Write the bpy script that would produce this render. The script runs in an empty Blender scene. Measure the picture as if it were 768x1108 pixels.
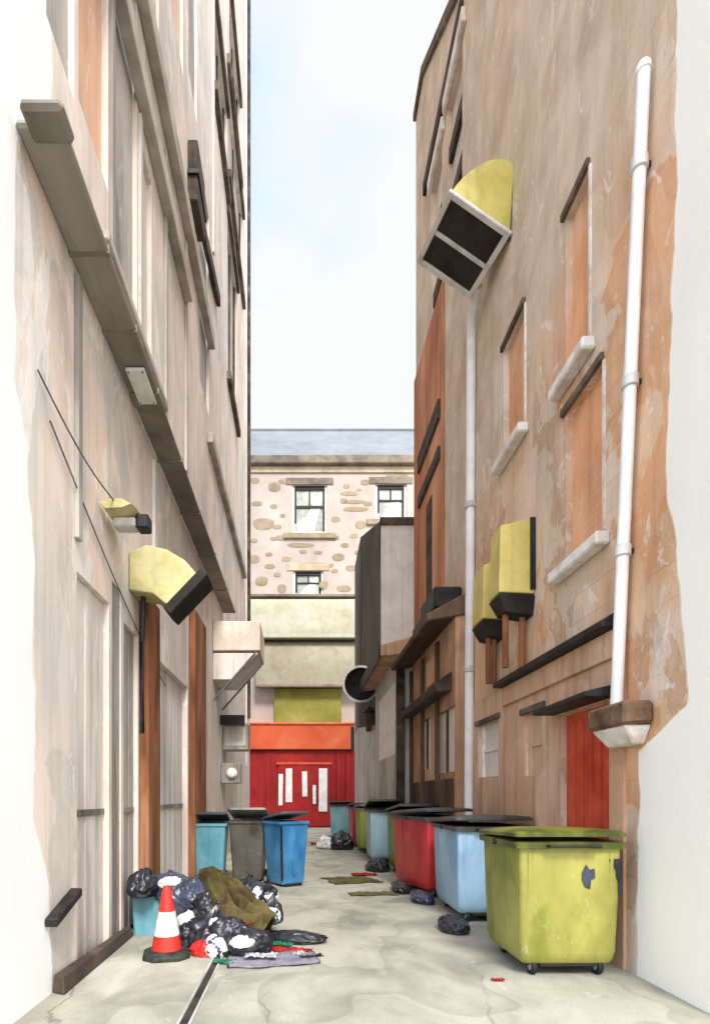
import bpy, bmesh, math, random
from mathutils import Vector, Matrix, noise
R = math.radians
scn = bpy.context.scene
COL = scn.collection

# ------------------------------------------------------------------ camera
F = 600.0                      # focal length in photo pixels
VPX, VPY, EYE = 325.0, 862.0, 1.76
cam_d = bpy.data.cameras.new("camera")
cam_d.sensor_fit = 'HORIZONTAL'; cam_d.sensor_width = 36.0
cam_d.lens = F / 768.0 * 36.0
cam_d.shift_x = (384.0 - VPX) / 768.0
cam_d.shift_y = (VPY - 554.0) / 768.0
cam_d.clip_start = 0.05; cam_d.clip_end = 2000
cam = bpy.data.objects.new("camera", cam_d); COL.objects.link(cam)
cam.location = (0, 0, EYE); cam.rotation_euler = (R(90), 0, 0)
scn.camera = cam

# ------------------------------------------------------------------ light
SUN_EL, SUN_AZ = 46.0, 168.0        # azimuth: clockwise from +Y (the way we look); 180 = straight behind us
w = bpy.data.worlds.new("World"); scn.world = w; w.use_nodes = True
nt = w.node_tree; N = nt.nodes; L = nt.links
N.clear()
wo = N.new('ShaderNodeOutputWorld'); bg = N.new('ShaderNodeBackground')
bg.inputs['Strength'].default_value = 0.1
sky = N.new('ShaderNodeTexSky'); sky.sky_type = 'NISHITA'; sky.sun_disc = False
sky.sun_elevation = R(SUN_EL); sky.sun_rotation = R(SUN_AZ); sky.dust_density = 1.5
tc = N.new('ShaderNodeTexCoord')
mp = N.new('ShaderNodeMapping'); mp.inputs['Scale'].default_value = (1.3, 1.3, 1.9)
mp.inputs['Location'].default_value = (0.35, 0.0, 0.10)
L.new(tc.outputs['Generated'], mp.inputs['Vector'])
cn = N.new('ShaderNodeTexNoise'); cn.inputs['Scale'].default_value = 2.3; cn.inputs['Detail'].default_value = 7
cn.inputs['Roughness'].default_value = 0.5
L.new(mp.outputs[0], cn.inputs['Vector'])
cr = N.new('ShaderNodeValToRGB'); cr.color_ramp.elements[0].position = 0.36; cr.color_ramp.elements[1].position = 0.56
cr.color_ramp.elements[0].color = (0.30, 0.30, 0.30, 1); cr.color_ramp.elements[1].color = (1, 1, 1, 1)
# cloud radiance: thin overcast, brighter towards the zenith and towards the sun behind us
sp = N.new('ShaderNodeSeparateXYZ'); L.new(tc.outputs['Generated'], sp.inputs[0])
mr = N.new('ShaderNodeMapRange'); mr.inputs['From Min'].default_value = 0.45; mr.inputs['From Max'].default_value = -0.6
mr.inputs['To Min'].default_value = 2.72; mr.inputs['To Max'].default_value = 7.5
L.new(sp.outputs['Y'], mr.inputs['Value'])
zz = N.new('ShaderNodeMapRange'); zz.interpolation_type = 'SMOOTHSTEP'; zz.inputs['From Min'].default_value = 0.83; zz.inputs['From Max'].default_value = 0.97
L.new(sp.outputs['Z'], zz.inputs['Value'])
za = N.new('ShaderNodeMath'); za.operation = 'MULTIPLY_ADD'; za.inputs[1].default_value = 12.0
L.new(zz.outputs[0], za.inputs[0]); L.new(mr.outputs[0], za.inputs[2])
cc = N.new('ShaderNodeVectorMath'); cc.operation = 'SCALE'; cc.inputs[0].default_value = (0.985, 0.995, 1.0)
L.new(za.outputs[0], cc.inputs['Scale'])
cz = N.new('ShaderNodeMath'); cz.operation = 'MULTIPLY_ADD'; cz.inputs[1].default_value = -0.9; cz.inputs[2].default_value = 0.64
L.new(sp.outputs['Z'], cz.inputs[0])
cx_ = N.new('ShaderNodeMath'); cx_.operation = 'MULTIPLY_ADD'; cx_.inputs[1].default_value = 0.8
L.new(sp.outputs['X'], cx_.inputs[0]); L.new(cz.outputs[0], cx_.inputs[2])
cf = N.new('ShaderNodeMath'); cf.operation = 'ADD'; L.new(cn.outputs['Fac'], cf.inputs[0]); L.new(cx_.outputs[0], cf.inputs[1])
L.new(cf.outputs[0], cr.inputs[0])
mx = N.new('ShaderNodeMix'); mx.data_type = 'RGBA'
L.new(cr.outputs[0], mx.inputs['Factor']); sb = N.new('ShaderNodeVectorMath'); sb.operation = 'SCALE'; sb.inputs['Scale'].default_value = 1.9; L.new(sky.outputs[0], sb.inputs[0]); L.new(sb.outputs[0], mx.inputs['A']); L.new(cc.outputs[0], mx.inputs['B'])
L.new(mx.outputs['Result'], bg.inputs['Color']); L.new(bg.outputs[0], wo.inputs['Surface'])

sun_d = bpy.data.lights.new("sun", 'SUN'); sun_d.energy = 1.15; sun_d.angle = R(16); sun_d.color = (1.0, 0.955, 0.89)
sun = bpy.data.objects.new("sun", sun_d); COL.objects.link(sun)
az = R(SUN_AZ); el = R(SUN_EL)
to_sun = Vector((math.sin(az) * math.cos(el), math.cos(az) * math.cos(el), math.sin(el)))
sun.rotation_euler = to_sun.to_track_quat('Z', 'Y').to_euler()
sun.location = (0, -10, 30)

scn.view_settings.view_transform = 'Standard'; scn.view_settings.look = 'None'
scn.view_settings.exposure = 1.85; scn.view_settings.gamma = 1.0
scn.view_settings.use_curve_mapping = False
scn.render.engine = 'CYCLES'
scn.cycles.use_denoising = True
scn.cycles.max_bounces = 8; scn.cycles.diffuse_bounces = 6

# ------------------------------------------------------------------ helpers
def PX(px, d): return (px - VPX) / F * d
def PZ(py, d): return EYE - (py - VPY) / F * d
XL, XR = -2.22, 3.30
def DL(px): return -XL * F / (VPX - px)
def DR(px, x=XR): return x * F / (px - VPX)

def lin(c):
    out = []
    for v in c:
        v /= 255.0
        out.append(v / 12.92 if v <= 0.04045 else ((v + 0.055) / 1.055) ** 2.4)
    return out
ALB = 0.86
def srgb(c):
    return tuple(min(0.86, v * ALB) for v in lin(c)) + (1.0,)

def newmat(name):
    m = bpy.data.materials.new(name); m.use_nodes = True
    b = m.node_tree.nodes['Principled BSDF']
    return m, m.node_tree, b

def wash(name, stops, scale=0.6, stretch=(1, 1, 1), rough=0.85, bump=0.15, bump_scale=14, stain=0.25,
         fleck=0.0, streak=0.0, white_edge=None, grime=None, coord='world', detail=4, distort=0.35, spec=0.3,
         courses=None, patch=None, top=None):
    """Mottled, water-stained surface: patches of several tones, tide-marks where stains dried, runs, worn pale spots."""
    m, t, b = newmat(name); n = t.nodes; l = t.links
    if coord == 'world':
        g = n.new('ShaderNodeNewGeometry'); src = g.outputs['Position']
    else:
        g = n.new('ShaderNodeTexCoord'); src = g.outputs['Object']
    mp = n.new('ShaderNodeMapping'); mp.inputs['Scale'].default_value = stretch
    mp.inputs['Location'].default_value = (hash_off(name), hash_off(name + 'b'), hash_off(name + 'c'))
    l.new(src, mp.inputs['Vector'])
    def nz(sc, det=detail, dist=distort, vec=None, rg=0.55):
        x = n.new('ShaderNodeTexNoise'); x.inputs['Scale'].default_value = sc
        x.inputs['Detail'].default_value = det; x.inputs['Distortion'].default_value = dist
        x.inputs['Roughness'].default_value = rg
        l.new(vec or mp.outputs[0], x.inputs['Vector']); return x.outputs['Fac']
    def ramp(fac, els, interp='EASE'):
        r = n.new('ShaderNodeValToRGB'); r.color_ramp.interpolation = interp
        e = r.color_ramp.elements
        while len(e) > 1: e.remove(e[-1])
        e[0].position = els[0][0]; e[0].color = els[0][1]
        for p, c in els[1:]:
            q = e.new(p); q.color = c
        l.new(fac, r.inputs[0]); return r.outputs[0]
    def mix(fac, a, bb, mode='MIX'):
        x = n.new('ShaderNodeMix'); x.data_type = 'RGBA'; x.blend_type = mode
        if isinstance(fac, float): x.inputs['Factor'].default_value = fac
        else: l.new(fac, x.inputs['Factor'])
        for k, s in (('A', a), ('B', bb)):
            if isinstance(s, tuple): x.inputs[k].default_value = s
            else: l.new(s, x.inputs[k])
        return x.outputs['Result']
    W = lambda v: (v, v, v, 1)
    col = ramp(nz(scale), [(p, srgb(c)) for p, c in stops])
    if patch:
        for pc, psc, th, amt in patch:
            col = mix(ramp(nz(psc, 5, 0.5, None, 0.6), [(th, W(0)), (th + 0.015, W(amt)), (th + 0.10, W(amt * 0.55))], 'LINEAR'), col, srgb(pc))
    if top:
        z0, z1, tst, wv = top
        sz = n.new('ShaderNodeSeparateXYZ'); l.new(src, sz.inputs[0])
        az_ = n.new('ShaderNodeMath'); az_.operation = 'MULTIPLY_ADD'; l.new(nz(0.5, 5, 0.4), az_.inputs[0]); az_.inputs[1].default_value = wv; l.new(sz.outputs['Z'], az_.inputs[2])
        ay_ = n.new('ShaderNodeMath'); ay_.operation = 'MULTIPLY_ADD'; l.new(sz.outputs['Y'], ay_.inputs[0]); ay_.inputs[1].default_value = 0.45; l.new(az_.outputs[0], ay_.inputs[2])
        mz = n.new('ShaderNodeMapRange'); mz.inputs['From Min'].default_value = z0; mz.inputs['From Max'].default_value = z1
        l.new(ay_.outputs[0], mz.inputs['Value'])
        col = mix(mz.outputs[0], col, ramp(nz(scale * 1.4), [(p, srgb(c)) for p, c in tst]))
    # soft tonal variation
    col = mix(1.0, col, ramp(nz(scale * 3.1), [(0.3, W(1 - stain * 0.55)), (0.62, W(1.0))]), 'MULTIPLY')
    # tide marks: a narrow darker ring along an iso-line of a broad noise
    tide = nz(scale * 1.5, 2, 0.25)
    col = mix(1.0, col, ramp(tide, [(0.40, W(1)), (0.50, W(1 - stain * 0.45)), (0.506, W(1)), (1.0, W(1))], 'LINEAR'), 'MULTIPLY')
    grit = nz(38, 4, 0.0, None, 0.75)
    col = mix(1.0, col, ramp(grit, [(0.30, W(1 - min(.22, bump * 0.9))), (0.46, W(1)), (0.64, W(1))], 'LINEAR'), 'MULTIPLY')
    if streak > 0:
        mp2 = n.new('ShaderNodeMapping'); mp2.inputs['Scale'].default_value = (5.0, 5.0, 0.22)
        l.new(src, mp2.inputs['Vector'])
        s = nz(1.0, 5, 0.2, mp2.outputs[0], 0.65)
        col = mix(1.0, col, ramp(s, [(0.36, W(1 - streak)), (0.5, W(1)), (0.66, W(1)), (0.74, W(1 - streak * 0.5))]), 'MULTIPLY')
    if courses:
        ch, cw, dark = courses
        bk = n.new('ShaderNodeTexBrick'); bk.inputs['Scale'].default_value = 1.0
        bk.inputs['Brick Width'].default_value = cw; bk.inputs['Row Height'].default_value = ch
        bk.inputs['Mortar Size'].default_value = 0.012; bk.inputs['Mortar Smooth'].default_value = 0.6
        bk.inputs['Color1'].default_value = W(1); bk.inputs['Color2'].default_value = W(0.93); bk.inputs['Mortar'].default_value = W(dark)
        sx = n.new('ShaderNodeSeparateXYZ'); l.new(src, sx.inputs[0])
        cx = n.new('ShaderNodeCombineXYZ')
        ad = n.new('ShaderNodeMath'); ad.operation = 'ADD'
        l.new(sx.outputs['X'], ad.inputs[0]); l.new(sx.outputs['Y'], ad.inputs[1])
        l.new(ad.outputs[0], cx.inputs['X']); l.new(sx.outputs['Z'], cx.inputs['Y'])
        l.new(cx.outputs[0], bk.inputs['Vector'])
        fade = ramp(nz(scale * 1.3 + 0.3), [(0.4, W(0)), (0.6, W(1))])
        col = mix(fade, col, mix(1.0, col, bk.outputs['Color'], 'MULTIPLY'))
    if grime:
        z0, z1, c, amt = grime          # splash-back dirt above the ground
        sx = n.new('ShaderNodeSeparateXYZ'); l.new(src, sx.inputs[0])
        mrg = n.new('ShaderNodeMapRange'); mrg.inputs['From Min'].default_value = z1; mrg.inputs['From Max'].default_value = z0
        l.new(sx.outputs['Z'], mrg.inputs['Value'])
        mm = n.new('ShaderNodeMath'); mm.operation = 'MULTIPLY'
        l.new(mrg.outputs[0], mm.inputs[0]); l.new(ramp(nz(scale * 4), [(0.35, W(0)), (0.65, W(amt))]), mm.inputs[1])
        col = mix(mm.outputs[0], col, srgb(c))
    if fleck > 0:
        f1 = nz(scale * 5, 6, 1.5, None, 0.7)
        col = mix(ramp(f1, [(0.62 - fleck * 0.1, W(0)), (0.66 - fleck * 0.1, W(min(1, fleck * 2)))]), col, srgb((248, 246, 244)))
    if white_edge:
        # blank margin built as limewash on the wall's near end, with a ragged edge
        pts, wob, wcol = white_edge
        sx = n.new('ShaderNodeSeparateXYZ'); l.new(src, sx.inputs[0])
        mrz = n.new('ShaderNodeMapRange'); zmax = pts[-1][0]
        mrz.inputs['From Min'].default_value = 0; mrz.inputs['From Max'].default_value = zmax
        l.new(sx.outputs['Z'], mrz.inputs['Value'])
        lo = min(p[1] for p in pts); hi = max(p[1] for p in pts) + 1e-4
        rr = ramp(mrz.outputs[0], [(z / zmax, W((y - lo) / (hi - lo))) for z, y in pts], 'LINEAR')
        edge = n.new('ShaderNodeMapRange'); edge.inputs['To Min'].default_value = lo; edge.inputs['To Max'].default_value = hi
        l.new(rr, edge.inputs['Value'])
        wb = n.new('ShaderNodeMath'); wb.operation = 'MULTIPLY_ADD'
        mpw = n.new('ShaderNodeMapping'); mpw.inputs['Scale'].default_value = (1, 1, 0.8); l.new(src, mpw.inputs['Vector'])
        l.new(nz(1.5, 3, 0.6, mpw.outputs[0]), wb.inputs[0]); wb.inputs[1].default_value = wob; wb.inputs[2].default_value = -wob * 0.5
        sb = n.new('ShaderNodeMath'); sb.operation = 'SUBTRACT'; l.new(edge.outputs[0], sb.inputs[0]); l.new(sx.outputs['Y'], sb.inputs[1])
        sm = n.new('ShaderNodeMath'); sm.operation = 'ADD'; l.new(sb.outputs[0], sm.inputs[0]); l.new(wb.outputs[0], sm.inputs[1])
        mk = n.new('ShaderNodeMapRange'); mk.inputs['From Min'].default_value = -0.012; mk.inputs['From Max'].default_value = 0.012
        l.new(sm.outputs[0], mk.inputs['Value'])
        rim = ramp(sm.outputs[0], [(0, W(1))])
        col = mix(mk.outputs[0], col, mix(1.0, srgb(wcol), ramp(nz(0.9), [(0.3, W(0.95)), (0.6, W(1))]), 'MULTIPLY'))
    l.new(col, b.inputs['Base Color'])
    b.inputs['Roughness'].default_value = rough
    b.inputs['Specular IOR Level'].default_value = spec
    if courses:
        bcs = bk.outputs['Color']
    if bump > 0:
        bp = n.new('ShaderNodeBump'); bp.inputs['Strength'].default_value = bump; bp.inputs['Distance'].default_value = 0.02
        l.new(nz(bump_scale, 6, 0.2), bp.inputs['Height'])
        if courses:
            bp2 = n.new('ShaderNodeBump'); bp2.inputs['Strength'].default_value = 0.35; bp2.inputs['Distance'].default_value = 0.012
            l.new(mix(fade, W(1), bcs), bp2.inputs['Height']); l.new(bp.outputs[0], bp2.inputs['Normal']); l.new(bp2.outputs[0], b.inputs['Normal'])
        else: l.new(bp.outputs[0], b.inputs['Normal'])
    return m

def hash_off(s):
    h = 0
    for ch in s: h = (h * 131 + ord(ch)) % 99991
    return (h % 1000) / 37.0

def tone(name, c, rough=0.6, var=0.12, scale=6.0, bump=0.05, spec=0.3, c2=None, streak=0.0, metal=0.0, stretch=(1, 1, 1), stain=None):
    c2 = c2 or tuple(max(0, v * (1 - var)) for v in c)
    m = wash(name, [(0.36, c2), (0.6, c)], scale=scale, rough=rough, bump=bump, bump_scale=scale * 6, stain=var if stain is None else stain,
             coord='object', spec=spec, streak=streak, stretch=stretch)
    m.node_tree.nodes['Principled BSDF'].inputs['Metallic'].default_value = metal
    return m

class MB:
    def __init__(s): s.bm = bmesh.new()
    def box(s, x0, x1, y0, y1, z0, z1):
        v = [s.bm.verts.new(p) for p in ((x0,y0,z0),(x1,y0,z0),(x1,y1,z0),(x0,y1,z0),(x0,y0,z1),(x1,y0,z1),(x1,y1,z1),(x0,y1,z1))]
        for f in ((0,3,2,1),(4,5,6,7),(0,1,5,4),(1,2,6,5),(2,3,7,6),(3,0,4,7)): s.bm.faces.new([v[i] for i in f])
        return s
    def hexa(s, p):      # 8 points: bottom ring 0-3, top ring 4-7
        v = [s.bm.verts.new(q) for q in p]
        for f in ((0,3,2,1),(4,5,6,7),(0,1,5,4),(1,2,6,5),(2,3,7,6),(3,0,4,7)): s.bm.faces.new([v[i] for i in f])
        return s
    def loft(s, rings, cap=True, close=True):
        rs = [[s.bm.verts.new(p) for p in r] for r in rings]
        k = len(rs[0])
        for a, b in zip(rs, rs[1:]):
            for i in range(k if close else k - 1):
                j = (i + 1) % k
                s.bm.faces.new((a[i], a[j], b[j], b[i]))
        if cap and close:
            s.bm.faces.new(list(reversed(rs[0]))); s.bm.faces.new(rs[-1])
        return s
    def prism(s, poly, axis, a0, a1):
        def P(u, v, a):
            return {'y': (u, a, v), 'x': (a, u, v), 'z': (u, v, a)}[axis]
        return s.loft([[P(u, v, a0) for u, v in poly], [P(u, v, a1) for u, v in poly]])
    def tube(s, pts, r, k=12, cap=True):
        pts = [Vector(p) for p in pts]; rr = r if isinstance(r, (list, tuple)) else [r] * len(pts)
        rings = []; up = Vector((0, 0, 1))
        for i, p in enumerate(pts):
            d = (pts[min(i + 1, len(pts) - 1)] - pts[max(i - 1, 0)]).normalized()
            a = d.cross(up)
            if a.length < 1e-3: a = d.cross(Vector((0, 1, 0)))
            a.normalize(); b = a.cross(d)
            rings.append([p + (a * math.cos(2 * math.pi * j / k) + b * math.sin(2 * math.pi * j / k)) * rr[i] for j in range(k)])
        return s.loft(rings, cap)
    def lathe(s, prof, c=(0, 0, 0), k=24, axis='z', cap=True):
        def P(r, h, a):
            u, v = r * math.cos(a), r * math.sin(a)
            q = {'z': (u, v, h), 'x': (h, u, v), 'y': (u, h, v)}[axis]
            return (q[0] + c[0], q[1] + c[1], q[2] + c[2])
        return s.loft([[P(r, h, 2 * math.pi * j / k) for j in range(k)] for r, h in prof], cap)
    def quad(s, *p):
        s.bm.faces.new([s.bm.verts.new(q) for q in p]); return s
    def wobble(s, amp, sc, seed=0):
        for v in s.bm.verts:
            v.co += noise.noise_vector(v.co * sc + Vector((seed * 3.1, seed * 1.7, 0))) * amp
        return s
    def build(s, name, mat, parent=None, local=False, bevel=0.0, smooth=False, origin=None, seg=1):
        bm = s.bm
        bmesh.ops.recalc_face_normals(bm, faces=bm.faces[:])
        if bevel > 0:
            es = [e for e in bm.edges if len(e.link_faces) == 2 and e.calc_face_angle(0) > R(28)]
            bmesh.ops.bevel(bm, geom=es, offset=bevel, segments=seg, profile=0.5, affect='EDGES', clamp_overlap=True)
        off = Vector((0, 0, 0))
        if parent is not None and not local:
            q = parent
            while q is not None:
                off += Vector(q.location); q = q.parent
        elif parent is None and not local:
            if origin is None:
                xs = [v.co for v in bm.verts]
                lo = Vector([min(c[i] for c in xs) for i in range(3)]); hi = Vector([max(c[i] for c in xs) for i in range(3)])
                origin = Vector(((lo.x + hi.x) / 2, (lo.y + hi.y) / 2, lo.z))
            off = Vector(origin)
        for v in bm.verts: v.co -= off
        me = bpy.data.meshes.new(name); bm.to_mesh(me); bm.free()
        if smooth:
            for p in me.polygons: p.use_smooth = True
            try: me.set_sharp_from_angle(angle=R(40))
            except Exception: pass
        o = bpy.data.objects.new(name, me); COL.objects.link(o)
        me.materials.append(mat)
        if parent is not None: o.parent = parent
        elif not local: o.location = off
        return o

def thing(name, label, cat, loc=(0, 0, 0), rz=0.0, group=None):
    o = bpy.data.objects.new(name, None); COL.objects.link(o); o.empty_display_size = 0.2
    o.location = loc; o.rotation_euler = (0, 0, rz); tag(o, label, cat, group); return o
def tag(o, label=None, cat=None, group=None, kind=None):
    if label: o['label'] = label
    if cat: o['category'] = cat
    if group: o['group'] = group
    if kind: o['kind'] = kind
    return o

def face_with_openings(mb, M, u0, u1, v0, v1, ops):
    """wall face in (u,v); M(u,v,w)->xyz with w = depth into the wall. ops: (u0,u1,v0,v1,depth)"""
    us = sorted(set([u0, u1] + [o[0] for o in ops] + [o[1] for o in ops]))
    vs = sorted(set([v0, v1] + [o[2] for o in ops] + [o[3] for o in ops]))
    for a, b in zip(us, us[1:]):
        for c, d in zip(vs, vs[1:]):
            mu, mv = (a + b) / 2, (c + d) / 2
            if any(o[0] < mu < o[1] and o[2] < mv < o[3] for o in ops): continue
            mb.quad(M(a, c, 0), M(b, c, 0), M(b, d, 0), M(a, d, 0))
    for a, b, c, d, w in ops:
        mb.quad(M(a, c, 0), M(a, d, 0), M(a, d, w), M(a, c, w))
        mb.quad(M(b, c, 0), M(b, d, 0), M(b, d, w), M(b, c, w))
        mb.quad(M(a, d, 0), M(b, d, 0), M(b, d, w), M(a, d, w))
        mb.quad(M(a, c, 0), M(b, c, 0), M(b, c, w), M(a, c, w))
    bmesh.ops.remove_doubles(mb.bm, verts=mb.bm.verts[:], dist=1e-4)
def slab(mb, M, u0, u1, v0, v1, w0, w1):
    p = [M(u0, v0, w0), M(u1, v0, w0), M(u1, v0, w1), M(u0, v0, w1), M(u0, v1, w0), M(u1, v1, w0), M(u1, v1, w1), M(u0, v1, w1)]
    return mb.hexa(p)

# ------------------------------------------------------------------ materials
WHITE = (250, 250, 250)
mLeft = wash("left_render", [(0.28, (206, 198, 190)), (0.42, (228, 218, 210)), (0.52, (241, 225, 214)), (0.60, (222, 215, 209)), (0.72, (244, 227, 215))],
             scale=0.42, stretch=(1, 1, 0.45), stain=0.2, streak=0.12, fleck=0.25, bump=0.12, patch=[((244, 216, 198), 0.5, 0.58, 0.6), ((208, 203, 197), 0.7, 0.56, 0.75), ((250, 247, 244), 1.0, 0.60, 0.7)],
             white_edge=([(0, 4.95), (1.0, 4.88), (1.6, 4.62), (3.5, 4.62), (4.6, 4.52), (5.0, 4.3), (6.9, 4.35), (7.6, 4.95), (12, 4.95)], 0.22, WHITE))
mLeftGrey = wash("grey_render", [(0.35, (164, 158, 151)), (0.5, (192, 186, 179)), (0.65, (206, 200, 194))], scale=0.7, stretch=(1, 1, 0.3), stain=0.25, streak=0.2, fleck=0.12)
mPeach = wash("peach_render", [(0.35, (226, 178, 148)), (0.5, (242, 198, 170)), (0.65, (247, 216, 196))], scale=0.7, stretch=(1, 1, 0.4), stain=0.2, streak=0.12, fleck=0.2)
mPalePeach = wash("pale_peach_board", [(0.35, (224, 198, 182)), (0.5, (236, 214, 200)), (0.65, (242, 226, 214))], scale=0.9, stain=0.2, streak=0.1, fleck=0.2)
mPale = wash("pale_boards", [(0.35, (214, 204, 196)), (0.5, (232, 224, 217)), (0.65, (243, 238, 234))], scale=0.9, stretch=(1, 1, 0.2), stain=0.2, streak=0.25, fleck=0.2)
mGreyBoard = wash("grey_boards", [(0.35, (120, 113, 106)), (0.5, (160, 152, 144)), (0.65, (190, 182, 174))], scale=1.2, stretch=(1, 1, 0.2), stain=0.3, streak=0.3)
mRust = wash("rust_brown_timber", [(0.34, (112, 66, 40)), (0.5, (150, 96, 62)), (0.66, (178, 126, 92))], scale=1.6, stretch=(1, 1, 0.25), stain=0.3, streak=0.35)
mDuct = wash("duct_sheet_metal", [(0.35, (124, 117, 108)), (0.5, (146, 138, 128)), (0.65, (162, 155, 145))], scale=0.8, stretch=(1, 0.4, 1), stain=0.25, rough=0.6, bump=0.05)
mDuctDark = wash("duct_dark_sheet", [(0.35, (114, 106, 97)), (0.6, (142, 133, 123))], scale=0.8, stain=0.25, rough=0.6, bump=0.05)
mCourse = wash("string_course_stone", [(0.35, (166, 159, 151)), (0.6, (200, 193, 185))], scale=1.0, stain=0.25, bump=0.2)
mDarkTimber = wash("dark_timber", [(0.35, (52, 44, 38)), (0.55, (84, 72, 62)), (0.7, (116, 102, 88))], scale=2.0, stretch=(1, .4, 1), stain=0.35, streak=0.3)
mLintel = wash("brown_stained_stone", [(0.35, (78, 66, 56)), (0.55, (110, 96, 82)), (0.7, (140, 124, 108))], scale=2.0, stain=0.35, streak=0.2)
mInk = tone("black_iron", (44, 42, 42), rough=0.55, var=0.4, scale=5)
mRight = wash("right_stone_render", [(0.28, (220, 172, 130)), (0.40, (234, 196, 160)), (0.50, (238, 212, 188)), (0.60, (228, 206, 184)), (0.72, (244, 226, 206))],
              scale=0.40, stretch=(1, 1, 0.7), stain=0.24, streak=0.1, fleck=0.2, bump=0.2, courses=(0.32, 0.85, 0.84),
              patch=[((228, 164, 114), 0.55, 0.54, 0.8), ((206, 166, 132), 0.8, 0.57, 0.75), ((238, 226, 216), 1.1, 0.63, 0.6)],
              top=(11.8, 13.4, [(0.32, (214, 188, 162)), (0.46, (232, 211, 189)), (0.56, (222, 200, 176)), (0.7, (242, 228, 212))], 3.0),
              white_edge=([(0, 5.45), (2.2, 5.4), (2.55, 4.72), (3.6, 4.82), (4.5, 4.98), (6.2, 4.92), (8.2, 4.86), (8.8, 4.86), (12, 4.86)], 0.20, (252, 247, 236)))
mRightTop = wash("upper_taupe_render", [(0.3, (190, 168, 152)), (0.48, (208, 192, 180)), (0.68, (220, 206, 196))], scale=0.35, stain=0.2, streak=0.1, fleck=0.15, bump=0.15)
mOrange = wash("orange_brown_infill", [(0.32, (224, 152, 106)), (0.5, (240, 178, 134)), (0.68, (246, 202, 166))], scale=0.8, stretch=(1, 1, 0.5), stain=0.25, streak=0.15, fleck=0.05, courses=(0.08, 0.24, 0.86))
mOrangeDeep = wash("deep_brick_strip", [(0.32, (184, 116, 80)), (0.5, (212, 142, 102)), (0.68, (230, 172, 136))], scale=0.5, stretch=(1, 1, 0.3), stain=0.3, streak=0.3, courses=(0.08, 0.24, 0.86))
mOchre = wash("salmon_edge_brick", [(0.32, (198, 142, 108)), (0.5, (216, 168, 138)), (0.68, (226, 186, 160))], scale=0.5, stretch=(1, 1, 0.35), stain=0.2, streak=0.1)
mLowBrown = wash("lower_brown_render", [(0.3, (192, 142, 106)), (0.46, (216, 172, 138)), (0.58, (226, 188, 158)), (0.72, (234, 204, 178))], scale=0.6, stretch=(1, 1, 0.4), stain=0.28, streak=0.25, fleck=0.08, bump=0.18)
mBracket = wash("dark_stone_bracket", [(0.35, (84, 62, 46)), (0.5, (118, 90, 68)), (0.68, (140, 112, 88))], scale=3.0, stain=0.4, bump=0.3)
mSill = wash("pale_sill_stone", [(0.35, (222, 206, 192)), (0.6, (246, 240, 235))], scale=2.5, stain=0.25, bump=0.15)
mPipeWhite = tone("white_pipe_paint", (248, 248, 248), rough=0.5, var=0.05, scale=2.5, bump=0.02, streak=0.06)
mYellow = tone("mustard_yellow_paint", (208, 194, 104), rough=0.5, var=0.14, scale=2.0, c2=(190, 174, 82), bump=0.03, streak=0.12)
mYellowPale = tone("pale_yellow_paint", (204, 194, 144), rough=0.5, var=0.12, scale=2.5, c2=(186, 176, 118), bump=0.03, streak=0.1)
mYellowBox = tone("soft_yellow_paint", (218, 200, 120), rough=0.5, var=0.1, scale=2.5, c2=(204, 186, 100), bump=0.03, streak=0.1)
mMesh = tone("dark_mesh", (50, 44, 38), rough=0.7, var=0.5, scale=2.0, c2=(30, 26, 24))
mPaleMetal = tone("pale_metal_trim", (225, 222, 218), rough=0.45, var=0.12, scale=3)
mStoneWall = wash("pinkish_rubble_wall", [(0.3, (188, 174, 165)), (0.5, (198, 185, 177)), (0.7, (206, 196, 189))], scale=0.35, stain=0.14, bump=0.3, bump_scale=3)
mStone = wash("tan_stones", [(0.3, (146, 130, 108)), (0.5, (166, 148, 124)), (0.7, (180, 164, 141))], scale=0.9, stain=0.25, bump=0.3, bump_scale=5)
mSlate = wash("blue_grey_slate", [(0.3, (126, 132, 138)), (0.5, (136, 141, 147)), (0.7, (144, 149, 154))], scale=0.4, stain=0.15, rough=0.95, spec=0.05, bump=0.02)
mEave = wash("eave_stone", [(0.3, (112, 102, 90)), (0.6, (152, 140, 124))], scale=0.8, stain=0.35)
mBand = wash("tan_band", [(0.3, (190, 172, 146)), (0.6, (214, 198, 174))], scale=0.8, stain=0.25)
mGlass = tone("window_glass", (206, 214, 204), rough=0.12, var=0.35, scale=0.8, bump=0.0, spec=0.6, c2=(160, 170, 158), stretch=(1, 1, 1))
mPaneReflection = tone("white_curtain", (244, 244, 240), rough=0.8, var=0.15, scale=1.5)  # white reflection painted on the end windows; name string seeds the pattern
mWhiteFrame = tone("white_frame_paint", (244, 244, 242), rough=0.5, var=0.08, scale=3)
mCream = wash("cream_canvas", [(0.3, (180, 176, 150)), (0.5, (192, 188, 167)), (0.7, (200, 196, 180))], scale=0.5, stain=0.2, streak=0.05, rough=0.9, bump=0.08)
mTaupe = wash("taupe_canvas", [(0.3, (146, 138, 117)), (0.5, (162, 155, 134)), (0.7, (176, 170, 149))], scale=0.5, stain=0.25, rough=0.9, bump=0.08)
mOlivePanel = wash("olive_green_panel", [(0.3, (132, 130, 50)), (0.55, (150, 146, 66)), (0.7, (164, 158, 90))], scale=0.5, stain=0.2, rough=0.6)
mFascia = wash("orange_fascia_paint", [(0.3, (196, 76, 38)), (0.55, (210, 94, 54)), (0.7, (214, 112, 72))], scale=0.5, stain=0.15, rough=0.5, bump=0.03)
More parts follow.
